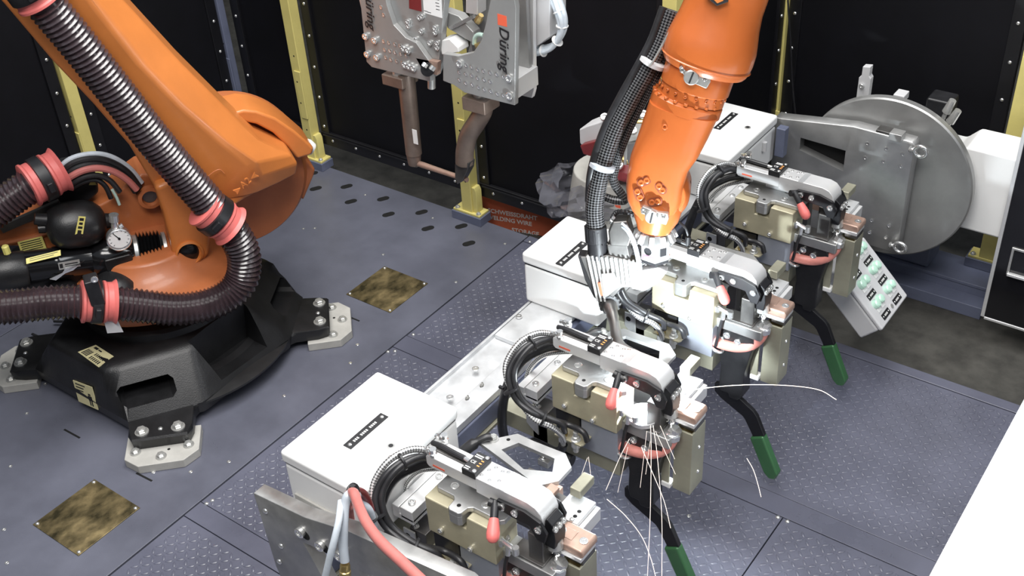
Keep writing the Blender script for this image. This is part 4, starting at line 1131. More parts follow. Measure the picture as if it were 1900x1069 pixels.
put('window_plate', B(VF).prism([q[:2] for q in [(-0.089,-0.303,0.026),(-0.051,-0.287,0.026),(-0.023,-0.325,0.026),(-0.048,-0.368,0.026),(-0.059,-0.38,0.026),(-0.073,-0.351,0.026)]], 0.024, 0.030), 'chrome', body)
put('red_print', B(VF).prism([q[:2] for q in [(-0.093,-0.337,0.026),(-0.085,-0.333,0.026),(-0.066,-0.374,0.026),(-0.072,-0.378,0.026)]], 0.024, 0.0285), 'inkred', body)
put('torch_side', B(VF).prism([q[:2] for q in [(-0.177,-0.272,0.01),(-0.15,-0.267,0.01),(-0.072,-0.407,0.01),(-0.092,-0.398,0.01),(-0.134,-0.348,0.01)]], -0.045, 0.012), 'blackplastic', body, bev=0.003)
put('collar', B().cyl(VF @ Vector((-0.113,-0.268,-0.01)), VF @ Vector((-0.133,-0.211,-0.01)), 0.033, 0.031, 28).cyl(VF @ Vector((-0.132,-0.216,-0.01)), VF @ Vector((-0.148,-0.168,-0.01)), 0.036, 0.035, 28), 'blackplastic', wr, bev=0.003)
for k in range(16):
    a = 2 * math.pi * k / 16
    d = Vector((math.cos(a), 0, math.sin(a)))
    p0, p1 = Vector((-0.133,-0.213,-0.01)), Vector((-0.146,-0.175,-0.01))
    put('collar_rib', B(VF).bar(p0 + d * 0.0355, p1 + d * 0.0345, 0.006, 0.004, d), 'blackplastic', wr)
n0, n1 = VF @ Vector((-0.042,-0.405,-0.005)), Vector((-1.428,2.325,0.837))
nd = (n1 - n0).normalized()
tip = Vector((-1.278, 2.292, 0.805))
put('torch_nut', B().lathe([(0.028, -0.012), (0.034, 0), (0.034, 0.018), (0.030, 0.022)], n0, nd, 20), 'blackplastic', wr, bev=0.002)
for k in range(12):
    a = 2 * math.pi * k / 12
    x_, y_, z_ = ortho(nd)
    d = x_ * math.cos(a) + y_ * math.sin(a)
    put('nut_tooth', B().bar(n0 + d * 0.032 + nd * 0.006, n0 + d * 0.032 + nd * 0.022, 0.007, 0.006, d), 'blackplastic', wr)
neck = spline([n0, n0.lerp(n1, 0.5), n1, n1.lerp(tip, 0.55) + Vector((0, 0.005, 0.008)), tip + (n1 - tip).normalized() * 0.03], 8)
put('torch_neck', B().tube(neck, 0.018, 20, lambda i, d: 0.0225 if d < 0.05 else (0.019 if d < 0.10 else 0.0165)), 'darksteel', wr)
put('welding_wire', B().cyl(tip + (n1 - tip).normalized() * 0.03, tip, 0.0012, n=6), 'copper', wr)
put('gearbox', B(VF).prism([q[:2] for q in [(-0.098,-0.21,-0.02),(-0.037,-0.187,-0.02),(-0.013,-0.237,-0.02),(-0.074,-0.26,-0.02)]], -0.05, 0.01), 'darksteel', wr, bev=0.004)
fitb = put('wire_feed_unit', B(VF).prism([q[:2] for q in [(-0.104,-0.163,-0.03),(-0.099,-0.127,-0.03),(-0.055,-0.11,-0.03),(-0.028,-0.158,-0.03),(-0.029,-0.193,-0.03),(-0.087,-0.207,-0.03)]], -0.05, 0.02), 'darksteel', wr, bev=0.006)
for p in [(-0.092,-0.162,0),(-0.081,-0.14,0),(-0.061,-0.145,0),(-0.042,-0.158,0),(-0.067,-0.17,0),(-0.08,-0.181,0),(-0.049,-0.172,0),(-0.101,-0.131,0)]:
    put('fitting', B(VF).lathe([(0.007, -0.012), (0.009, -0.006), (0.009, 0.004), (0.006, 0.006), (0.006, 0.016)], p, (0.1, 1, 0.5), 8), 'chrome', fitb)
for pts in ([(-0.075,-0.134,0.01),(-0.047,-0.14,0.03),(-0.016,-0.176,0.035),(0.013,-0.235,0.03),(0.027,-0.277,0.02)], [(-0.07,-0.122,0.02),(-0.041,-0.133,0.035),(-0.01,-0.172,0.04),(0.021,-0.236,0.03),(0.033,-0.275,0.02)]):
    put('clear_tube', B().tube(spline([VF @ Vector(q) for q in pts], 6), 0.0042, 8), 'tube', wr)
put('feed_hose', B().tube(spline([VF @ Vector(q) for q in [(-0.104,-0.14,-0.01),(-0.1,-0.112,-0.01),(-0.087,-0.099,-0.01),(-0.056,-0.095,-0.01),(-0.025,-0.097,-0.01)]], 6), 0.0085, 12, lambda i, d: 0.0085 if i % 2 else 0.0065), 'blackplastic', wr)
# black dress pack: braided hose, smooth conduit, second braid, ties
hz = [(-0.096,0.527,-0.06),(-0.104,0.43,-0.05),(-0.123,0.344,-0.04),(-0.15,0.238,-0.03),(-0.171,0.131,-0.02),(-0.176,0.008,-0.01),(-0.167,-0.099,-0.01),(-0.144,-0.176,-0.01)]
put('braided_hose', B().tube(spline([VF @ Vector(q) for q in hz], 12), 0.029, 28), 'braidblack', wr, label='black braided torch hose')
put('conduit', B().tube(spline([VF @ Vector((q[0] - 0.028, q[1] + 0.006, q[2] + 0.012)) for q in hz[:6]] + [VF @ Vector((hz[6][0] - 0.022, hz[6][1], hz[6][2] - 0.015))], 10), 0.0125, 14), 'rubber', wr)
put('braided_hose', B().tube(spline([VF @ Vector(q) for q in [(-0.075,0.484,-0.06),(-0.083,0.384,-0.06),(-0.106,0.276,-0.06),(-0.129,0.158,-0.06),(-0.14,0.056,-0.06),(-0.139,-0.016,-0.06)]], 10), 0.016, 18), 'braidblack', wr)
put('braided_hose', B().tube(spline([VF @ Vector(q) for q in [(-0.141,-0.008,-0.06),(-0.122,-0.039,-0.06),(-0.095,-0.062,-0.06),(-0.084,-0.078,-0.06),(-0.114,-0.086,-0.06),(-0.146,-0.085,-0.06)]], 8), 0.014, 16), 'braidblack', wr)
put('air_tube', B().tube(spline([VF @ Vector(q) for q in [(-0.087,0.479,0.01),(-0.106,0.397,0.01),(-0.117,0.368,0.01)]], 6), 0.004, 8), 'zinc', wr)
for q, d in (((-0.111,0.372,-0.03), (-0.116,0.349,-0.03)), ((-0.176,0.031,-0.005), (-0.177,0.013,-0.005))):
    q, d = VF @ Vector(q), VF @ Vector(d)
    put('hose_tie', B().lathe([(0.034, -0.008), (0.041, -0.006), (0.041, 0.006), (0.034, 0.008)], q, d - q, 26), 'tube' if q.z < 1.3 else 'lightgrey', wr)
put('sensor_cable', B().tube(spline([VF @ Vector(q) for q in [(0.098,-0.086,-0.03),(0.123,-0.097,-0.02),(0.139,-0.122,-0.02),(0.141,-0.137,-0.02)]], 6), 0.004, 8), 'rubber', wr)
put('sensor_plug', B().cyl(VF @ Vector((0.139,-0.122,-0.02)), VF @ Vector((0.144,-0.147,-0.02)), 0.009, 0.010, 12).cyl(VF @ Vector((0.145,-0.145,-0.02)), VF @ Vector((0.123,-0.144,-0.02)), 0.009, 0.007, 12), 'blackplastic', wr)

# the arc itself: a small blown-out flash at the wire tip, and the light it gives
fs = put('welding_arc', B().sph(tip, 0.010, (1, 1, 1), 14, 8), 'arc', at=tip)
tag(fs, 'brilliant white welding arc at the torch tip', 'welding arc')
pd = bpy.data.lights.new('arc_light', 'POINT')
pd.energy, pd.color, pd.shadow_soft_size = ARC_W, (0.86, 0.95, 1.0), 0.012
po = bpy.data.objects.new('arc_light', pd)
po.location = tip + Vector((0.004, 0.0, 0.012))
COL.objects.link(po)

# ------------------------------------------------------------------ hanging spot welding gun
GY = 2.80
gun = thing('spot_welding_gun', 'silver spot welding gun with two copper electrode arms hanging from above', 'welding gun', (-2.4, GY, 0.9))
gp = put('side_plate', B().prism([(q[0], q[2]) for q in [(-2.86,2.8,1.573),(-2.799,2.8,1.505),(-2.81,2.8,1.265),(-2.786,2.8,1.249),(-2.528,2.8,1.255),(-2.505,2.8,1.256),(-2.5,2.8,1.333),(-2.554,2.8,1.393),(-2.602,2.8,1.403),(-2.652,2.8,1.441),(-2.672,2.8,1.509),(-2.681,2.8,1.604)]], 0, 0.022, (0, GY, 0), (1, 0, 0), UP, (0, 1, 0)), 'gunalu', gun, bev=0.002)
put('centre_plate', B().prism([(q[0], q[2]) for q in [(-2.708,2.82,1.593),(-2.692,2.82,1.458),(-2.622,2.82,1.383),(-2.568,2.82,1.362),(-2.54,2.82,1.285),(-2.498,2.82,1.268),(-2.485,2.82,1.294),(-2.406,2.82,1.645)]], 0, 0.03, (0, GY + 0.022, 0), (1, 0, 0), UP, (0, 1, 0)), 'gunalu', gun, bev=0.002)
put('back_plate', B().prism([(q[0], q[2]) for q in [(-2.934,2.9,1.527),(-2.9,2.9,1.227),(-2.587,2.9,1.232),(-2.47,2.9,1.608)]], 0, 0.022, (0, GY + 0.12, 0), (1, 0, 0), UP, (0, 1, 0)), 'alu', gun, bev=0.002)
gr = put('side_plate', B().prism([(q[0], q[2]) for q in [(-2.417,2.78,1.39),(-2.429,2.78,1.286),(-2.381,2.78,1.281),(-2.336,2.78,1.263),(-2.121,2.78,1.267),(-2.094,2.78,1.616),(-2.107,2.78,1.711),(-2.171,2.78,1.7),(-2.218,2.78,1.546),(-2.244,2.78,1.475),(-2.283,2.78,1.423),(-2.35,2.78,1.396)]], 0, 0.022, (0, GY - 0.02, 0), (1, 0, 0), UP, (0, 1, 0)), 'gunalu', gun, bev=0.002)
put('rear_side_plate', B().prism([(q[0], q[2]) for q in [(-2.487,2.96,1.198),(-2.173,2.96,1.209),(-2.162,2.96,1.243),(-2.145,2.96,1.644),(-2.353,2.96,1.608)]], 0, 0.018, (0, GY + 0.15, 0), (1, 0, 0), UP, (0, 1, 0)), 'alu', gun, bev=0.002)
e0, e1 = (-2.351,2.8,1.265), (-2.136,2.8,1.263)
put('spacer_block', B().bx(e0[0], e1[0] - 0.005, GY, GY + 0.15, e1[2] + 0.005, e1[2] + 0.075), 'alu', gun, bev=0.002)
put('cavity_wall', B().bx(e0[0] - 0.05, e1[0] - 0.02, GY + 0.12, GY + 0.135, e1[2] + 0.06, 1.75), 'discsteel', gun)
put('cylinder_block', B().prism([(q[0], q[2]) for q in [(-2.348,2.85,1.646),(-2.297,2.85,1.654),(-2.309,2.85,1.525),(-2.36,2.85,1.523)]], 0, 0.05, (0, GY + 0.05, 0), (1, 0, 0), UP, (0, 1, 0)), 'alu', gun, bev=0.003)
put('clevis', B().prism([(q[0], q[2]) for q in [(-2.471,2.85,1.407),(-2.426,2.85,1.424),(-2.391,2.85,1.4),(-2.388,2.85,1.381),(-2.468,2.85,1.355)]], 0, 0.06, (0, GY + 0.03, 0), (1, 0, 0), UP, (0, 1, 0)), 'white', gun, bev=0.004)
put('strut', B().bar((-2.441,2.86,1.449), (-2.331,2.86,1.514), 0.012, 0.012), 'chrome', gun)
put('lever_link', B().prism([(q[0], q[2]) for q in [(-2.468,2.86,1.507),(-2.402,2.86,1.5),(-2.342,2.86,1.454),(-2.332,2.86,1.409),(-2.373,2.86,1.42),(-2.456,2.86,1.446)]], 0, 0.04, (0, GY + 0.06, 0), (1, 0, 0), UP, (0, 1, 0)), 'gunalu', gun, bev=0.003)
x0g = e0[0]
for r_, pts in ((0, [(-2.318,2.777,1.369),(-2.293,2.777,1.369),(-2.268,2.777,1.364),(-2.243,2.777,1.364),(-2.215,2.777,1.365),(-2.188,2.777,1.365),(-2.161,2.777,1.363),(-2.35,2.777,1.336),(-2.321,2.777,1.336),(-2.296,2.777,1.336),(-2.271,2.777,1.332),(-2.243,2.777,1.333),(-2.218,2.777,1.332)]), (1, [(-2.352,2.777,1.307),(-2.325,2.777,1.301),(-2.297,2.777,1.302),(-2.271,2.777,1.298),(-2.246,2.777,1.296),(-2.218,2.777,1.296),(-2.191,2.777,1.293),(-2.166,2.777,1.293)])):
    for p in pts:
        bolt((p[0], GY - 0.0202, p[2]), 0.0075, gr, (0, -1, 0), 'socket', 'screw', 0.25)
for p in [(-2.346,2.777,1.371),(-2.137,2.777,1.365),(-2.139,2.777,1.3)]:
    bolt((p[0], GY - 0.0205, p[2]), 0.014, gr, (0, -1, 0), 'socket', 'screw', 0.7)
for p in [(-2.709,2.797,1.367),(-2.683,2.797,1.367),(-2.655,2.797,1.366),(-2.63,2.797,1.366),(-2.709,2.797,1.334),(-2.683,2.797,1.336),(-2.658,2.797,1.335),(-2.63,2.797,1.335),(-2.605,2.797,1.334),(-2.708,2.797,1.305),(-2.683,2.797,1.302),(-2.655,2.797,1.302),(-2.629,2.797,1.302),(-2.701,2.797,1.496),(-2.693,2.797,1.47)]:
    bolt((p[0], GY - 0.0003, p[2]), 0.0075, gp, (0, -1, 0), 'socket', 'screw', 0.25)
for p in [(-2.791,2.797,1.371),(-2.748,2.797,1.365),(-2.795,2.797,1.301),(-2.749,2.797,1.299),(-2.611,2.797,1.362),(-2.591,2.797,1.36),(-2.615,2.797,1.299),(-2.595,2.797,1.297),(-2.575,2.797,1.295)]:
    bolt((p[0], GY - 0.0003, p[2]), 0.013, gp, (0, -1, 0), 'socket', 'screw', 1.0)
for p in [(-2.599,2.82,1.456),(-2.599,2.82,1.44),(-2.531,2.82,1.489),(-2.541,2.82,1.432),(-2.571,2.82,1.396),(-2.507,2.82,1.395),(-2.477,2.82,1.457),(-2.477,2.82,1.441),(-2.474,2.82,1.402),(-2.476,2.82,1.385),(-2.544,2.82,1.483)]:
    bolt((p[0], GY + 0.0215, p[2]), 0.010, gun, (0, -1, 0), 'socket', 'screw', 0.9)
ft_ = put('footer_plate', B().prism([(q[0], q[2]) for q in [(-2.562,2.8,1.334),(-2.463,2.8,1.34),(-2.472,2.8,1.289),(-2.535,2.8,1.29)]], 0, 0.02, (0, GY, 0), (1, 0, 0), UP, (0, 1, 0)), 'copper', gun)
kb = put('cam_knob', B().cyl((-2.499,2.78,1.311), (-2.506,2.8,1.307), 0.024, n=20), 'blackplastic', gun)
for a_, b_ in (((-2.495,2.76,1.332), (-2.492,2.77,1.341)), ((-2.461,2.76,1.328), (-2.456,2.77,1.339))):
    put('knob_stud', B().cyl(a_, b_, 0.011, n=10), 'chrome', kb)
put('guide_pin', B().cyl((-2.543,2.85,1.256), (-2.548,2.85,1.202), 0.015, n=18), 'zinc', gun)
# printed name and red block on both plates, blank data label
q0, q1 = Vector((-2.166,2.778,1.542)), Vector((-2.173,2.778,1.397))
text('Düring', 0.056, (q0.x + 0.002, GY - 0.0206, q0.z), (q1 - q0), (1, 0, 0), 'ink', gr, bold=0.0005, extrude=0.0004, shear=0.2)
rc = [(q[0], q[2]) for q in [(-2.169,2.78,1.583),(-2.133,2.78,1.581),(-2.133,2.78,1.545),(-2.17,2.78,1.545)]]
put('red_logo_block', B().prism(rc, -0.0008, 0, (0, GY - 0.02, 0), (1, 0, 0), UP, (0, 1, 0)), 'inkred', gr, smooth=False)
q0, q1 = Vector((-2.772,2.798,1.562)), Vector((-2.782,2.798,1.399))
text('Düring', 0.056, (q0.x + 0.004, GY - 0.0006, q0.z), (q1 - q0), (1, 0, 0), 'ink', gp, bold=0.0005, extrude=0.0004, shear=0.2)
lb = put('data_label', B().prism([(q[0], q[2]) for q in [(-2.518,2.82,1.588),(-2.436,2.82,1.584),(-2.441,2.82,1.499),(-2.522,2.82,1.503)]], -0.001, 0, (0, GY + 0.022, 0), (1, 0, 0), UP, (0, 1, 0)), 'white', gun, smooth=False)
for p in [(-2.456,2.82,1.573),(-2.455,2.82,1.562),(-2.457,2.82,1.55),(-2.456,2.82,1.539),(-2.457,2.82,1.527),(-2.512,2.82,1.511),(-2.497,2.82,1.509)]:
    put('print_mark', B().box((p[0], GY + 0.0208, p[2]), (0.016, 0.0006, 0.002)), 'ink', lb, smooth=False)
put('red_label', B().prism([(q[0], q[2]) for q in [(-2.58,2.82,1.577),(-2.528,2.82,1.571),(-2.532,2.82,1.505),(-2.588,2.82,1.506)]], -0.001, 0, (0, GY + 0.022, 0), (1, 0, 0), UP, (0, 1, 0)), 'darkred', gun, smooth=False)
# pipes with brass nipples
for pts in ([(-2.723,2.85,1.489),(-2.692,2.85,1.491),(-2.67,2.85,1.471),(-2.664,2.85,1.444)], [(-2.725,2.85,1.477),(-2.705,2.85,1.473),(-2.694,2.85,1.451)], [(-2.325,2.84,1.422),(-2.318,2.84,1.447),(-2.302,2.84,1.461),(-2.282,2.84,1.462)]):
    put('cooling_pipe', B().tube(spline(pts, 6), 0.008, 10), 'pipegreen', gun)
for p, q in (((-2.664,2.85,1.444), (-2.659,2.85,1.393)), ((-2.689,2.85,1.448), (-2.675,2.85,1.406)), ((-2.31,2.84,1.429), (-2.303,2.84,1.407)), ((-2.303,2.84,1.507), (-2.285,2.84,1.534))):
    put('brass_nipple', B().lathe([(0.013, 0), (0.013, 0.02), (0.010, 0.024), (0.010, (Vector(q) - Vector(p)).length)], p, Vector(q) - Vector(p), 6), 'brassfit', gun)
# electrode arms
ea1 = put('electrode_arm', B().cyl((-2.657,2.84,1.24), (-2.664,2.84,0.904), 0.033, 0.031, 28).cyl((-2.665,2.84,0.915), (-2.667,2.84,0.858), 0.030, 0.024, 24), 'coppertube', gun, label='straight copper electrode arm')
put('clamp_block', B().box((-2.689,2.84,1.214), (0.10, 0.09, 0.042)), 'coppertube', ea1, bev=0.004)
put('shank', B().cyl((-2.683,2.84,1.256), (-2.683,2.84,1.224), 0.034, n=24), 'zinc', ea1)
put('arm_sticker', B().prism([(-0.012, -0.03), (0.010, -0.03), (0.010, 0.03), (-0.012, 0.03)], 0, 0.0015, Vector((-2.616,2.808,1.003)) , (1, 0, 0), UP, (0, -1, 0)), 'white', ea1)
ps = spline([(-2.303,2.84,1.221),(-2.309,2.84,1.173),(-2.343,2.84,1.118),(-2.383,2.84,1.059),(-2.407,2.84,0.991),(-2.415,2.84,0.935)], 8)
ea2 = put('electrode_arm', B().tube(ps, 0.034, 28), 'coppertube', gun, label='cranked copper electrode arm')
put('clamp_block', B().box((-2.315,2.84,1.209), (0.10, 0.09, 0.050)), 'coppertube', ea2, bev=0.004)
put('shank', B().cyl((-2.312,2.84,1.252), (-2.312,2.84,1.223), 0.030, n=24), 'zinc', ea2)
put('tip_holder', B().prism([(q[0], q[2]) for q in [(-2.446,2.84,0.93),(-2.378,2.84,0.954),(-2.386,2.84,0.92),(-2.422,2.84,0.859),(-2.445,2.84,0.843),(-2.452,2.84,0.871)]], -0.02, 0.02, (0, 2.84, 0), (1, 0, 0), UP, (0, 1, 0)), 'darksteel', ea2, bev=0.003)
put('electrode_tip', B().lathe([(0.011, 0), (0.012, 0.03), (0.010, 0.15), (0.010, 0.20), (0.013, 0.205), (0.013, 0.215), (0.008, 0.222), (0.009, 0.25)], (-2.658,2.84,0.865), Vector((-2.44,2.84,0.863)) - Vector((-2.658,2.84,0.865)), 18), 'copper', ea1, label='bright copper electrode tip')
put('tip_collar', B().lathe([(0.018, 0), (0.018, 0.012)], (-2.664,2.84,0.866), Vector((-2.44,2.84,0.863)) - Vector((-2.658,2.84,0.865)), 18), 'zinc', ea1)
# transformer block and tube bundle at the back right
put('transformer', B().prism([(q[0], q[2]) for q in [(-2.17,3,1.627),(-2.1,3,1.639),(-2.108,3,1.439),(-2.183,3,1.378)]], 0, 0.10, (0, GY + 0.18, 0), (1, 0, 0), UP, (0, 1, 0)), 'lightgrey', gun, bev=0.003)
hp2 = [(-2.122,3,1.635),(-2.09,3,1.567),(-2.066,3,1.496),(-2.077,3,1.444),(-2.119,3,1.392),(-2.184,3,1.362)]
for k in range(5):
    a = 2 * math.pi * k / 5
    put('clear_tube', B().tube(spline([Vector(q) + Vector((0.010 * math.cos(a), 0.012 * math.sin(a), 0.010 * math.sin(a + 1))) for q in hp2], 7), 0.0085, 10), 'milky', gun)
for p, q in (((-2.08,3,1.531), (-2.074,3,1.521)), ((-2.069,3,1.48), (-2.07,3,1.465)), ((-2.091,3,1.421), (-2.1,3,1.41)), ((-2.151,3,1.373), (-2.163,3,1.369))):
    put('tube_tie', B().lathe([(0.0205, -0.002), (0.0215, -0.0015), (0.0215, 0.0015), (0.0205, 0.002)], p, Vector(q) - Vector(p), 22), 'white', gun)

# ------------------------------------------------------------------ wrapped gripper behind the torch hose
gk = thing('wrapped_gripper', 'grey and dark red gripper half wrapped in clear film behind the black torch hose', 'gripper', (-2.15, 3.25, -0.1))
put('stand', B().bx(-2.22, -2.06, 3.22, 3.38, -0.10, 0.615), 'darksteel', gk, bev=0.004)
put('body', B().cyl((-2.06, 3.28, 0.612), (-2.06, 3.28, 0.80), 0.17, 0.14, 32), 'greypaint', gk, bev=0.006)
put('front_plate', B().bar((-1.9,3.15,0.958), (-1.789,3.15,1.011), 0.03, 0.10), 'steel', gk, bev=0.004)
put('red_shell', B().lathe([(0.14, 0), (0.165, 0.01), (0.165, 0.05), (0.14, 0.075), (0.11, 0.075)], (-1.95, 3.32, 0.85), (0.10, -0.12, 1), 36), 'darkred', gk, bev=0.004)
put('top_ring', B().torus((-1.94, 3.31, 0.93), (0.10, -0.12, 1), 0.125, 0.014, 36, 10), 'brassfit', gk)
put('top_plate', B().lathe([(0.10, 0), (0.10, 0.02)], (-1.945, 3.31, 0.922), (0.10, -0.12, 1), 36), 'steel', gk)
jw = put('jaw_block', B().prism([(q[0], q[2]) for q in [(-2.118,3.2,1.005),(-2.082,3.2,1.028),(-2.011,3.2,1.068),(-1.988,3.2,1.039),(-1.989,3.2,0.972),(-2.036,3.2,0.93),(-2.089,3.2,0.922),(-2.117,3.2,0.947)]], -0.04, 0.05, (0, 3.2, 0), (1, 0, 0), UP, (0, 1, 0)), 'lightgrey', gk, bev=0.006)
put('jaw_shell', B().prism([(q[0], q[2]) for q in [(-2.096,3.19,0.957),(-2.006,3.19,1.004),(-1.982,3.19,0.965),(-2.034,3.19,0.924),(-2.082,3.19,0.924)]], -0.03, 0.03, (0, 3.16, 0), (1, 0, 0), UP, (0, 1, 0)), 'darkred', jw, bev=0.004)
for p in [(-1.998,3.15,1.087),(-1.837,3.15,1.139),(-1.815,3.15,1.123),(-1.878,3.15,1.064),(-1.942,3.15,0.919),(-1.935,3.15,0.907),(-1.871,3.15,0.948)]:
    bolt(p, 0.016, gk, (0.1, -0.5, 0.8), 'socket', 'screw', 0.8)
put('lock_lever', B().bar((-1.877,3.1,1.075), (-1.881,3.1,0.954), 0.008, 0.008), 'zinc', gk)
put('logo_plate', B().prism([(q[0], q[2]) for q in [(-1.934,3.1,0.786),(-1.904,3.1,0.805),(-1.899,3.1,0.764),(-1.918,3.1,0.763)]], 0, 0.004, (0, 3.1, 0), (1, 0, 0), UP, (0, -1, 0)), 'inkred', gk)
fm = B()
R_ = []
for i in range(9):
    t = i / 8
    rr = 0.16 + 0.10 * math.sin(math.pi * min(1, t * 1.1)) * (1 - 0.35 * t)
    R_.append([fm.v((-2.12 + 0.85 * (rr + 0.024 * math.sin(5 * a + 3 * i) + 0.015 * random.random()) * math.cos(a), 3.26 + (rr + 0.024 * math.sin(7 * a - 2 * i)) * math.sin(a) * 0.85, 0.64 + 0.13 * t + 0.02 * math.sin(4 * a))) for a in [2 * math.pi * k / 40 for k in range(40)]])
fm.rings(R_, cap=False)
put('clear_film', fm, 'film', gk, ang=28, label='crumpled clear plastic film')


# ------------------------------------------------------------------ clamp stations (one is built, three are copied)
Y0, PITCH = 2.138, 0.597
LBL = ['welding clamp station nearest the camera, under the white enclosure with the red hose in front',
       'welding clamp station lit by the white arc, second from the front',
       'welding clamp station with brightly lit front plate, third from the front, right of the torch',
       'welding clamp station farthest back, against the steel bracket plate and beside the push button box']


def xz(pts, y0, y1, b=None):
    """outline in (x, z), from depth y0 to y1 behind the station's front plane"""
    return (b or B()).prism(pts, Y0 + y0, Y0 + y1, (0, 0, 0), (1, 0, 0), (0, 0, 1), (0, 1, 0))


def xy(pts, z0, z1, b=None):
    return (b or B()).prism([(p[0], p[1] + Y0) for p in pts], z0, z1, (0, 0, 0), (1, 0, 0), (0, 1, 0), (0, 0, 1))


def sb(x0, x1, y0, y1, z0, z1):
    return B().bx(x0, x1, Y0 + y0, Y0 + y1, z0, z1)


def P3(x, y, z):
    return Vector((x, Y0 + y, z))


st = thing('clamp_station', LBL[1], 'clamp station', (-1.40, Y0 + 0.05, 0.42), 'welding clamp stations on the fixture')
# carrying arm and bodies
put('carrier_arm', sb(-1.78, -1.325, 0.02, 0.09, 0.478, 0.545), 'sage', st, bev=0.003)
put('lower_body', sb(-1.455, -1.325, 0.008, 0.10, 0.545, 0.668), 'palebluegrey', st, bev=0.002)
put('switch_box', sb(-1.552, -1.462, 0.012, 0.10, 0.565, 0.655), 'blackplastic', st, bev=0.004)
fp = put('cover_plate', xz([(-1.554, 0.668), (-1.324, 0.668), (-1.324, 0.797), (-1.412, 0.797), (-1.418, 0.752), (-1.472, 0.752), (-1.474, 0.797), (-1.554, 0.797)], 0.0, 0.10), 'beige', st, bev=0.004, label='yellowish chromated cover plate')
for p in ((-1.505, 0.70), (-1.405, 0.688)):
    bolt(P3(p[0], -0.0005, p[1]), 0.008, fp, (0, -1, 0), 'socket', 'screw', 1.3)
bolt(P3(-1.322, 0.05, 0.73), 0.009, st, (1, 0, 0), 'hex')
bolt(P3(-1.322, 0.045, 0.60), 0.009, st, (1, 0, 0), 'hex')
# top plate with its tongue dropping into the notch
tpl = put('top_plate', xy([(-1.540, 0.04), (-1.532, 0.032), (-1.478, 0.032), (-1.468, 0.022), (-1.466, -0.006), (-1.458, -0.013), (-1.430, -0.013), (-1.422, -0.006), (-1.418, 0.018), (-1.408, 0.026), (-1.322, 0.026), (-1.312, 0.036), (-1.312, 0.145), (-1.54, 0.145)], 0.798, 0.815), 'steel', st, bev=0.003)
put('tongue', xy([(-1.466, 0.03), (-1.466, -0.006), (-1.458, -0.013), (-1.430, -0.013), (-1.422, -0.006), (-1.419, 0.03)], 0.768, 0.80), 'steel', tpl, bev=0.002)
for p in ((-1.497, 0.062), (-1.385, 0.052)):
    bolt(P3(p[0], p[1], 0.8135), 0.013, tpl, kind='socket', name='screw', h=0.35)
bolt(P3(-1.444, 0.012, 0.815), 0.006, tpl, kind='hole', name='hole')
put('guide_block', sb(-1.480, -1.360, 0.095, 0.135, 0.815, 0.842), 'alu', st, bev=0.003)
put('guide_block', sb(-1.475, -1.445, 0.09, 0.14, 0.842, 0.852), 'alu', st, bev=0.002)
# pneumatic clamp: barrel, head, cheeks, jaw
CY = 0.083
cl = put('clamp_barrel', xz([(-1.578, 0.866), (-1.578, 0.892), (-1.572, 0.898), (-1.41, 0.898), (-1.41, 0.858), (-1.57, 0.858)], CY - 0.034, CY + 0.034), 'alu', st, bev=0.003)
put('barrel_groove', sb(-1.57, -1.43, CY - 0.010, CY + 0.010, 0.898, 0.902), 'darksteel', cl, bev=0.003)
hd = put('clamp_head', xz([(-1.41, 0.852), (-1.41, 0.905), (-1.245, 0.905), (-1.222, 0.898), (-1.206, 0.882), (-1.200, 0.862), (-1.202, 0.838), (-1.23, 0.838), (-1.30, 0.848)], CY - 0.036, CY + 0.036), 'alu', st, bev=0.002, ang=30, label='bright machined clamp head')
for k, (x, y) in enumerate(((-1.40, -0.02), (-1.385, 0.022), (-1.372, -0.024), (-1.362, 0.02), (-1.35, -0.012), (-1.348, 0.026), (-1.395, 0.005))):
    bolt(P3(x, CY + y, 0.9045), 0.0055, hd, kind='socket', name='screw', h=0.4)
put('head_stripe', sb(-1.338, -1.318, CY - 0.0355, CY + 0.0355, 0.9045, 0.9055), 'galv', hd, smooth=False)
put('red_print', sb(-1.555, -1.515, CY - 0.0346, CY - 0.0338, 0.868, 0.874), 'inkred', cl, smooth=False)
for s in (-1, 1):
    y0, y1 = (CY - 0.047, CY - 0.037) if s < 0 else (CY + 0.037, CY + 0.047)
    ck = put('cheek_plate', xz([(-1.335, 0.845), (-1.335, 0.876), (-1.25, 0.880), (-1.20, 0.866), (-1.182, 0.835), (-1.190, 0.80), (-1.215, 0.80), (-1.235, 0.836), (-1.29, 0.838)], y0, y1), 'frameblack', st, bev=0.002)
    for x, z in ((-1.318, 0.861), (-1.277, 0.862), (-1.206, 0.842)):
        bolt(P3(x, y0 if s < 0 else y1, z), 0.0105, ck, (0, s, 0), 'socket', 'screw', 0.7)
jaw = put('jaw', xz([(-1.226, 0.835), (-1.196, 0.865), (-1.178, 0.85), (-1.172, 0.80), (-1.176, 0.765), (-1.205, 0.765), (-1.215, 0.80)], CY - 0.025, CY + 0.025), 'frameblack', st, bev=0.003)
put('upper_electrode', B().cyl(P3(-1.192, CY, 0.775), P3(-1.190, CY, 0.748), 0.020, 0.022, 20), 'zinc', jaw)
for y in (-0.018, 0.0, 0.018):
    bolt(P3(-1.178, CY + y, 0.835), 0.009, jaw, (1, 0, 0.25), 'socket', 'screw', 0.9)
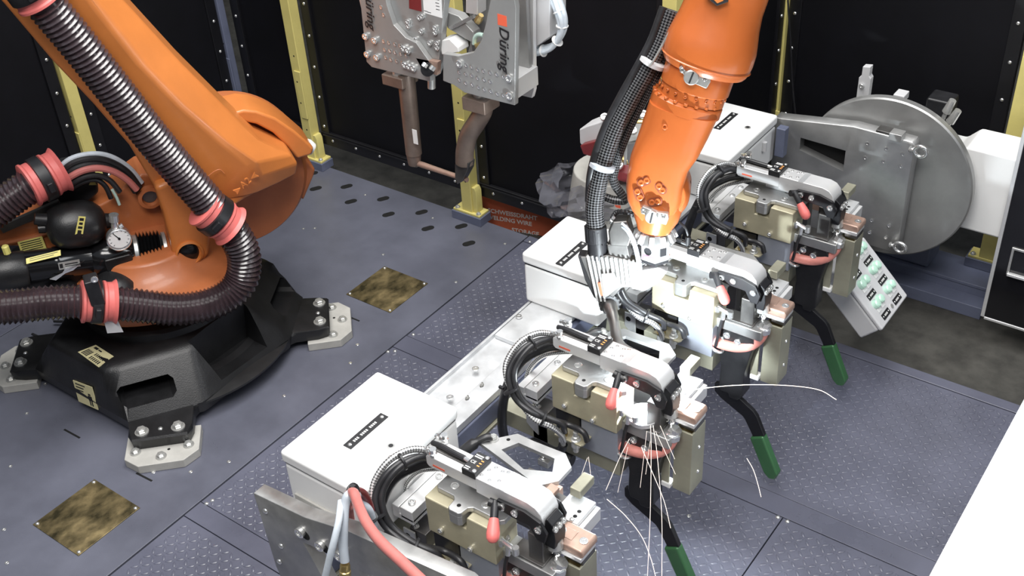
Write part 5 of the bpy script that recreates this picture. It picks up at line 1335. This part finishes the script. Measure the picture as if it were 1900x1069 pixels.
# inductive sensor with lettering
sn2 = put('position_sensor', sb(-1.452, -1.408, CY - 0.038, CY + 0.034, 0.898, 0.920), 'blackplastic', st, bev=0.002)
text('CE', 0.014, P3(-1.447, CY - 0.008, 0.9202), (1, 0, 0), (0, 1, 0), 'inkwhite', sn2, extrude=0.0003)
for k in range(2):
    put('print_mark', sb(-1.448, -1.424, CY + 0.014 + 0.007 * k, CY + 0.0175 + 0.007 * k, 0.920, 0.9205), 'inkwhite', sn2, smooth=False)
    put('print_mark', sb(-1.448, -1.432, CY - 0.034 + 0.007 * k, CY - 0.031 + 0.007 * k, 0.920, 0.9205), 'inkwhite', sn2, smooth=False)
for y in (-0.012, -0.002, 0.008):
    put('sensor_led', sb(-1.422, -1.414, CY + y, CY + y + 0.0035, 0.920, 0.9208), 'grip_led', sn2, smooth=False)
for y in (-0.030, 0.026):
    bolt(P3(-1.415, CY + y, 0.920), 0.006, sn2, kind='socket', name='screw', h=0.5)
put('sensor_plug', B().cyl(P3(-1.452, CY, 0.910), P3(-1.475, CY + 0.002, 0.910), 0.006, n=10), 'chrome', sn2)
put('sensor_lead', B().tube(spline([P3(-1.472, CY + 0.002, 0.910), P3(-1.51, CY + 0.002, 0.911), P3(-1.55, CY + 0.004, 0.911), P3(-1.585, CY + 0.006, 0.905)], 5), 0.0075, 10), 'rubber', sn2)
# hose fittings on the barrel end
for x, y, z in ((-1.562, CY + 0.030, 0.900), (-1.556, CY - 0.026, 0.895)):
    f_ = put('elbow_fitting', B().lathe([(0.009, 0), (0.011, 0.004), (0.011, 0.012), (0.008, 0.014), (0.008, 0.020), (0.010, 0.021), (0.010, 0.028)], P3(x, y, z), (0, 0, 1), 8), 'chrome', st)
    put('fitting_nut', B().lathe([(0.008, 0), (0.010, 0.003), (0.010, 0.014), (0.007, 0.018), (0.0065, 0.03)], P3(x, y, z + 0.012), (-1, 0, -0.1), 8), 'chrome', f_)
# toggle lever with salmon knob
tl = bpy.data.objects.new('release_lever', None)
tl.empty_display_size = 0.02
COL.objects.link(tl)
tl.parent = st
tl.location = P3(-1.335, 0.028, 0.862) - org(st)
put('lever_arm', B().lathe([(0.010, -0.012), (0.011, 0.0), (0.0105, 0.045), (0.008, 0.05)], P3(-1.335, 0.028, 0.862), (0.22, -0.85, -0.55), 14), 'blackplastic', tl)
put('lever_knob', B().lathe([(0.008, 0.034), (0.0125, 0.036), (0.016, 0.058), (0.0175, 0.075), (0.016, 0.088), (0.010, 0.096), (0.001, 0.099)], P3(-1.335, 0.028, 0.862), (0.22, -0.85, -0.55), 22), 'pink', tl)
put('lever_hub', B().cyl(P3(-1.353, 0.034, 0.866), P3(-1.317, 0.034, 0.858), 0.0115, n=14), 'blackplastic', tl)
# guide block under the head, horizontal arm, lower electrode
put('swing_block', sb(-1.250, -1.203, 0.045, 0.10, 0.70, 0.80), 'darksteel', st, bev=0.004)
put('lower_arm', sb(-1.325, -1.165, 0.030, 0.095, 0.662, 0.700), 'steel', st, bev=0.003)
put('arm_insert', sb(-1.30, -1.20, 0.035, 0.09, 0.700, 0.708), 'darksteel', st, bev=0.002)
co = put('copper_block', xz([(-1.212, 0.736), (-1.212, 0.752), (-1.205, 0.760), (-1.118, 0.760), (-1.114, 0.752), (-1.114, 0.735)], 0.092, 0.166), 'copper', st, bev=0.005, seg=3)
put('copper_neck', B().lathe([(0.030, 0), (0.026, 0.02), (0.022, 0.04), (0.022, 0.05)], P3(-1.20, 0.128, 0.735), (-0.6, -0.25, 0.4), 24), 'zinc', co)
put('copper_groove', sb(-1.200, -1.160, 0.112, 0.146, 0.7595, 0.7615), 'copper', co, bev=0.001)
bolt(P3(-1.132, 0.128, 0.7605), 0.012, co, kind='socket', name='screw', h=0.2)
put('silver_shoe', sb(-1.195, -1.116, 0.088, 0.160, 0.722, 0.736), 'alu', co, bev=0.002)
put('insulator', sb(-1.165, -1.118, 0.10, 0.16, 0.70, 0.722), 'darksteel', st, bev=0.002)
for x in (-1.205, -1.185):
    bolt(P3(x, 0.088, 0.722), 0.009, st, (0, -1, 0.3), 'socket', 'screw', 0.8)
sp_ = put('stop_plate', sb(-1.258, -1.180, 0.168, 0.262, 0.742, 0.757), 'galv', st, bev=0.002)
for y in (0.19, 0.21):
    bolt(P3(-1.20, y, 0.757), 0.006, sp_, kind='hole', name='hole')
bolt(P3(-1.20, 0.175, 0.757), 0.008, sp_, kind='dome', name='screw')
put('stop_side', sb(-1.180, -1.166, 0.17, 0.262, 0.70, 0.744), 'alu', st, bev=0.002)
put('stop_support', sb(-1.30, -1.18, 0.18, 0.25, 0.69, 0.742), 'darksteel', st, bev=0.002)
put('beige_stop', sb(-1.250, -1.216, 0.240, 0.31, 0.765, 0.795), 'sage', st, bev=0.003)
put('copper_pad', sb(-1.315, -1.285, 0.20, 0.245, 0.755, 0.772), 'copper', st, bev=0.003)
# short slotted rail on the beam side
rail = put('slotted_rail', sb(-1.685, -1.66, 0.0, 0.26, 0.67, 0.695).bx(-1.655, -1.61, Y0, Y0 + 0.26, 0.66, 0.70).bx(-1.685, -1.61, Y0, Y0 + 0.26, 0.65, 0.67), 'alu', st, bev=0.002)
for y in (0.03, 0.15, 0.22):
    bolt(P3(-1.635, y, 0.70), 0.011, rail, kind='socket', name='screw', h=0.6)
# sage column hanging at the outer end
cb2 = put('guard_column', sb(-1.178, -1.172, 0.088, 0.166, 0.455, 0.70).bx(-1.178, -1.118, Y0 + 0.085, Y0 + 0.092, 0.455, 0.70).bx(-1.124, -1.118, Y0 + 0.088, Y0 + 0.166, 0.455, 0.70), 'sage', st, bev=0.002, label='sage green open guard column')
for z in (0.52, 0.62):
    bolt(P3(-1.118, 0.13, z), 0.007, cb2, (1, 0, 0), 'dome', 'screw')
put('column_shelf', sb(-1.172, -1.124, 0.092, 0.16, 0.672, 0.682), 'brassfit', cb2)
put('inner_plate', sb(-1.212, -1.186, 0.075, 0.082, 0.47, 0.66), 'sage', st, bev=0.001)
put('inner_foot', sb(-1.21, -1.178, 0.07, 0.10, 0.462, 0.480), 'white', st, bev=0.003)
# black hinge casting with long hand lever
lg = put('hinge_casting', xz([(-1.325, 0.60), (-1.325, 0.665), (-1.20, 0.665), (-1.186, 0.64), (-1.20, 0.58), (-1.215, 0.50), (-1.215, 0.40), (-1.232, 0.375), (-1.262, 0.375), (-1.268, 0.392), (-1.298, 0.392), (-1.305, 0.42), (-1.302, 0.50), (-1.312, 0.56)], 0.035, 0.095), 'blackcast', st, bev=0.005, seg=3)
for x, z in ((-1.285, 0.640), (-1.245, 0.628), (-1.305, 0.615)):
    bolt(P3(x, 0.035, z), 0.0125, lg, (0, -1, 0), 'socket', 'screw', 0.6)
put('chrome_band', B().torus(P3(-1.315, 0.03, 0.575), (0.3, 0.2, 1), 0.020, 0.006, 24, 8), 'chrome', lg)
hl = put('hand_lever', xz([(-1.328, 0.400), (-1.300, 0.412), (-1.272, 0.400), (-1.178, 0.342), (-1.162, 0.324), (-1.128, 0.250), (-1.168, 0.226), (-1.205, 0.292), (-1.215, 0.303), (-1.300, 0.345), (-1.326, 0.366)], 0.050, 0.068), 'frameblack', st, bev=0.003)
put('green_grip', xz([(-1.131, 0.252), (-1.180, 0.224), (-1.117, 0.090), (-1.096, 0.070), (-1.072, 0.076), (-1.062, 0.104)], 0.042, 0.076), 'green', hl, bev=0.008, seg=3, label='green vinyl grip')
# salmon hose from the electrode down to the body
ph = put('current_hose', B().tube(spline([P3(-1.172, 0.072, 0.690), P3(-1.180, 0.060, 0.655), P3(-1.205, 0.048, 0.622), P3(-1.245, 0.038, 0.604), P3(-1.29, 0.03, 0.600), P3(-1.325, 0.03, 0.602)], 8), 0.0185, 18), 'pinkhose', st, label='salmon rubber hose')
put('hose_nut', B().lathe([(0.020, 0), (0.025, 0.004), (0.025, 0.022), (0.021, 0.026)], P3(-1.176, 0.066, 0.674), (0.1, 0.1, 1), 8).lathe([(0.017, 0), (0.021, 0.003), (0.021, 0.018)], P3(-1.174, 0.07, 0.695), (0.25, 0.25, 0.7), 8), 'chrome', ph)
# proximity switch lead with tee
tb = put('tee_fitting', B().cyl(P3(-1.318, 0.02, 0.752), P3(-1.268, 0.02, 0.738), 0.008, n=10).cyl(P3(-1.318, 0.02, 0.757), P3(-1.318, 0.02, 0.735), 0.010, n=10).cyl(P3(-1.272, 0.02, 0.752), P3(-1.272, 0.02, 0.728), 0.010, n=10).cyl(P3(-1.295, 0.02, 0.745), P3(-1.297, 0.018, 0.712), 0.008, n=10), 'chrome', st)
put('tee_lead', B().tube(spline([P3(-1.297, 0.018, 0.715), P3(-1.302, 0.012, 0.68), P3(-1.306, 0.008, 0.64), P3(-1.312, 0.008, 0.60)], 6), 0.0055, 10), 'rubber', tb)
# connector plate with two hose tails
cp2 = put('connector_plate', xy([(-1.520, -0.045), (-1.425, -0.045), (-1.418, -0.035), (-1.418, 0.01), (-1.52, 0.01)], 0.600, 0.607), 'beige', st, bev=0.002)
for x in (-1.497, -1.450):
    put('hose_tail', B().lathe([(0.016, -0.004), (0.016, 0.003), (0.011, 0.004), (0.011, 0.014), (0.008, 0.016), (0.008, 0.032)], P3(x, -0.030, 0.607), (0, 0, 1), 10), 'brassfit' if x < -1.48 else 'zinc', cp2)
    put('lower_nut', B().lathe([(0.012, 0), (0.014, -0.004), (0.014, -0.02), (0.009, -0.024), (0.009, -0.04)], P3(x, -0.030, 0.600), (0, 0, 1), 8), 'zinc', cp2)
bolt(P3(-1.428, -0.005, 0.607), 0.008, cp2, kind='socket', name='screw', h=0.6)
put('lower_hose', B().tube(spline([P3(-1.497, -0.03, 0.565), P3(-1.51, -0.03, 0.53), P3(-1.56, -0.02, 0.50), P3(-1.64, 0.0, 0.48)], 6), 0.014, 12), 'rubber', cp2)
# hose loop from the barrel end down to the connector plate
K = [(-1.584,2.215,0.862),(-1.616,2.17,0.883),(-1.641,2.11,0.876),(-1.653,2.06,0.835),(-1.639,2.035,0.796),(-1.607,2.03,0.747),(-1.543,2.04,0.714),(-1.494,2.06,0.689),(-1.481,2.09,0.641),(-1.482,2.108,0.6)]
put('braided_hose', B().tube(spline([Vector(q) + Vector((-0.012, 0.012, 0.010)) for q in K[:6]] + [Vector(q) + Vector((-0.004, -0.010, -0.006)) for q in K[6:]], 8), 0.0095, 14), 'braidsilver', st, label='silver braided hose')
put('air_hose', B().tube(spline([Vector(q) + Vector((0.006, 0.0, 0.0)) for q in K[:7]] + [Vector(q) + Vector((0.020, -0.004, 0.006)) for q in [(-1.509,2.115,0.645),(-1.446,2.115,0.643),(-1.43,2.115,0.612)]], 8), 0.0095, 12), 'rubber', st)
put('air_hose', B().tube(spline([Vector(q) + Vector((0.020, 0.010, 0.0)) for q in K[:8]] + [Vector(K[8]) + Vector((0.004, 0, 0))], 8), 0.0095, 12), 'rubber', st)
put('supply_hose', B().tube(spline([(-1.571,2.235,0.837),(-1.619,2.2,0.828),(-1.666,2.15,0.796),(-1.698,2.12,0.723),(-1.722,2.11,0.631),(-1.743,2.12,0.511),(-1.743,2.13,0.428)], 8), 0.0155, 16), 'rubber', st)
put('braided_hose', B().tube(spline([(-1.533,2.23,0.832),(-1.581,2.23,0.809),(-1.643,2.225,0.771),(-1.684,2.215,0.717),(-1.693,2.2,0.667),(-1.664,2.18,0.632),(-1.622,2.16,0.617)], 8), 0.0085, 12), 'braidsilver', st)
for a_, b_ in ((K[4], K[5]), (K[6], K[7]), (K[1], K[2])):
    a_, b_ = Vector(a_), Vector(b_)
    m_ = a_.lerp(b_, 0.4)
    put('hose_tie', B().lathe([(0.022, -0.004), (0.025, -0.003), (0.025, 0.003), (0.022, 0.004)], m_, b_ - a_, 18).box(m_ + Vector((-0.03, -0.008, 0.004)), (0.016, 0.008, 0.008)), 'blackplastic', st)
# grey profile behind the hoses with its slotted tab
pf_ = put('support_profile', sb(-1.650, -1.59, 0.02, 0.085, 0.41, 0.605), 'darksteel', st, bev=0.003)
put('slotted_tab', xz([(-1.668, 0.60), (-1.625, 0.60), (-1.622, 0.505), (-1.645, 0.52), (-1.668, 0.54)], 0.012, 0.018), 'zinc', pf_, bev=0.002)
bolt(P3(-1.652, 0.012, 0.575), 0.010, pf_, (0, -1, 0), 'hole', 'hole')
put('profile_foot', sb(-1.615, -1.575, -0.01, 0.10, 0.40, 0.425), 'zinc', pf_, bev=0.002)
bolt(P3(-1.60, 0.0, 0.425), 0.010, pf_, kind='socket', name='screw', h=0.8)
put('black_valve', B().cyl(P3(-1.56, 0.02, 0.45), P3(-1.50, 0.02, 0.45), 0.026, 0.022, 18), 'blackplastic', st, bev=0.003)
# earthing plate with a window, cable lug, copper end
ep = put('earthing_plate', xy([(-1.625, 0.322), (-1.55, 0.412), (-1.49, 0.412), (-1.385, 0.419), (-1.34, 0.382), (-1.34, 0.317), (-1.372, 0.277), (-1.41, 0.277)], 0.690, 0.703), 'steel', st)
cut(ep, [xy([(-1.55, 0.332), (-1.525, 0.382), (-1.40, 0.385), (-1.375, 0.337), (-1.45, 0.302)], 0.6, 0.9)])
lug = put('cable_lug', B().tube(spline([P3(-1.672, 0.262, 0.655), P3(-1.645, 0.300, 0.690), P3(-1.615, 0.335, 0.712), P3(-1.600, 0.350, 0.713)], 6), 0.016, 14, lambda i, d: 0.0175 if d < 0.08 else 0.012), 'rubber', st)
bolt(P3(-1.595, 0.355, 0.703), 0.015, ep, kind='hex', h=1.3)
bolt(P3(-1.558, 0.377, 0.703), 0.006, ep, kind='hole', name='hole')
put('copper_end', sb(-1.365, -1.325, 0.282, 0.317, 0.655, 0.690), 'copper', st, bev=0.003)
put('plate_support', sb(-1.45, -1.38, 0.29, 0.33, 0.52, 0.69), 'darksteel', st, bev=0.003)
put('rear_arm', sb(-1.78, -1.38, 0.28, 0.34, 0.488, 0.53), 'darksteel', st, bev=0.003)

TILT = [(-10, 0, 18), (0, 0, 0), (6, 0, 40), (14, 0, 52)]
stations = []
for k in range(4):
    s_ = st if k == 1 else copy_tree(st)
    s_.location.y = Y0 + 0.05 + PITCH * (k - 1)
    s_['label'] = LBL[k]
    for ch in s_.children:
        if ch.name.startswith('release_lever'):
            ch.rotation_euler = [math.radians(v) for v in TILT[k]]
    stations.append(s_)

# red and grey hoses tied over the front bracket
fh = thing('tied_hose_bundle', 'salmon red and grey hoses tied together over the front bracket plate', 'hose bundle', (-1.55, 1.25, 0.6))
for m_, r_, pts in (('red', 0.013, [(-1.705,1.4,0.672),(-1.676,1.38,0.81),(-1.619,1.34,0.933),(-1.56,1.31,1.005),(-1.516,1.28,1.019),(-1.427,1.22,1.06),(-1.346,1.18,1.084),(-1.256,1.15,1.104),(-1.161,1.12,1.121)]),
                    ('tube', 0.012, [(-1.585,1.34,0.955),(-1.577,1.31,0.99),(-1.575,1.29,0.976),(-1.56,1.26,0.936),(-1.552,1.24,0.883),(-1.545,1.23,0.845)]),
                    ('darkred', 0.011, [(-1.597,1.34,0.96),(-1.606,1.37,0.933),(-1.609,1.39,0.889),(-1.614,1.4,0.829),(-1.63,1.41,0.739)]),
                    ('tube', 0.010, [(-1.611,1.35,0.936),(-1.613,1.37,0.891),(-1.597,1.38,0.866),(-1.6,1.39,0.813),(-1.611,1.4,0.728)]),
                    ('milky', 0.009, [(-1.587,1.29,0.979),(-1.56,1.25,0.965),(-1.553,1.22,0.93),(-1.561,1.2,0.877),(-1.582,1.18,0.784)])):
    put('hose', B().tube(spline(pts, 7), r_, 12), m_, fh)
bn = Vector((-1.546,1.23,0.836))
put('brass_coupling', B().lathe([(0.011, 0), (0.013, 0.004), (0.013, 0.02), (0.015, 0.022), (0.015, 0.06), (0.011, 0.064), (0.011, 0.10)], bn, (0.0, -0.2, -1), 10), 'brassfit', fh)
put('hose_tie', B().torus((-1.585,1.33,0.975), (0.9, 0.2, 0.3), 0.020, 0.005, 20, 8).box((-1.582,1.33,0.994), (0.012, 0.012, 0.014)), 'blackplastic', fh)
put('hose_tie', B().torus((-1.603,1.385,0.832), (0.4, 0.1, 0.9), 0.018, 0.004, 20, 8), 'blackplastic', fh)

# ------------------------------------------------------------------ sparks
SPK = [('long white spark trail arching right over the tread plate', [(-1.217,2.3,0.764),(-1.088,2.3,0.844),(-0.975,2.3,0.903),(-0.867,2.3,0.948),(-0.791,2.3,0.968),(-0.742,2.3,0.957)]),
       ('curved spark trail falling left of the guard column of the nearest station', [(-1.272,2,0.547),(-1.209,2,0.514),(-1.154,2,0.46),(-1.122,2,0.387),(-1.104,2,0.318)]),
       ('short spark trail above the tread plate right of the lit station', [(-0.978,2.3,0.62),(-0.955,2.3,0.586),(-0.937,2.3,0.538),(-0.923,2.3,0.492)]),
       ('long straight spark trail falling to the bottom edge below the arc', [(-1.205,2.13,0.768),(-1.201,2.13,0.643),(-1.2,2.13,0.396),(-1.205,2.13,0.11)]),
       ('straight spark trail just right of the longest falling one', [(-1.197,2.13,0.772),(-1.18,2.13,0.654),(-1.16,2.13,0.419),(-1.153,2.13,0.144)]),
       ('spark trail falling steeply right from the arc past the hand lever', [(-1.234,2.13,0.669),(-1.193,2.13,0.582),(-1.154,2.13,0.492),(-1.129,2.13,0.391)]),
       ('spark trail falling left from the arc to the silver stop plate', [(-1.275,2.13,0.681),(-1.308,2.13,0.588),(-1.358,2.13,0.424)])]
for l, p in SPK:
    tag(put('welding_spark', B().tube(spline(p, 8), 0.0009, 5), 'spark', at=p[0]), l, 'spark', 'sparks of the welding arc')
for l, p in (('thin spark streak at far left of the spray below the arc', [(-1.28,2.13,0.646),(-1.315,2.13,0.438)]), ('thin spark streak crossing the salmon hose of the lit station', [(-1.189,2.13,0.755),(-1.12,2.13,0.621)]),
             ('thin spark streak in front of the black hinge casting', [(-1.217,2.13,0.741),(-1.236,2.13,0.503)]), ('shortest spark streak straight below the arc', [(-1.206,2.13,0.705),(-1.218,2.13,0.568)]),
             ('thin spark streak ending beside the guard column of the lit station', [(-1.174,2.13,0.783),(-1.124,2.13,0.679)]), ('left of two short streaks above the silver stop plate', [(-1.337,2,0.678),(-1.367,2,0.57)]),
             ('right of two short streaks above the silver stop plate', [(-1.333,2,0.684),(-1.325,2,0.597)])):
    tag(put('welding_spark', B().tube(spline(p, 4), 0.0006, 5), 'spark', at=p[0]), l, 'spark', 'sparks of the welding arc')
# added sheet metal cup that catches the arc's glare on the lit station
wp = thing('added_workpiece', 'small round sheet metal cup added to glare white under the welding arc', 'added_workpiece', (-1.268, Y0 + 0.06, 0.708))
put('cup', B().lathe([(0.001, 0.0), (0.040, 0.0), (0.046, 0.004), (0.050, 0.022), (0.047, 0.022), (0.043, 0.006), (0.038, 0.003), (0.001, 0.003)], (-1.268, Y0 + 0.06, 0.708), (0, 0, 1), 36), 'galv', wp)
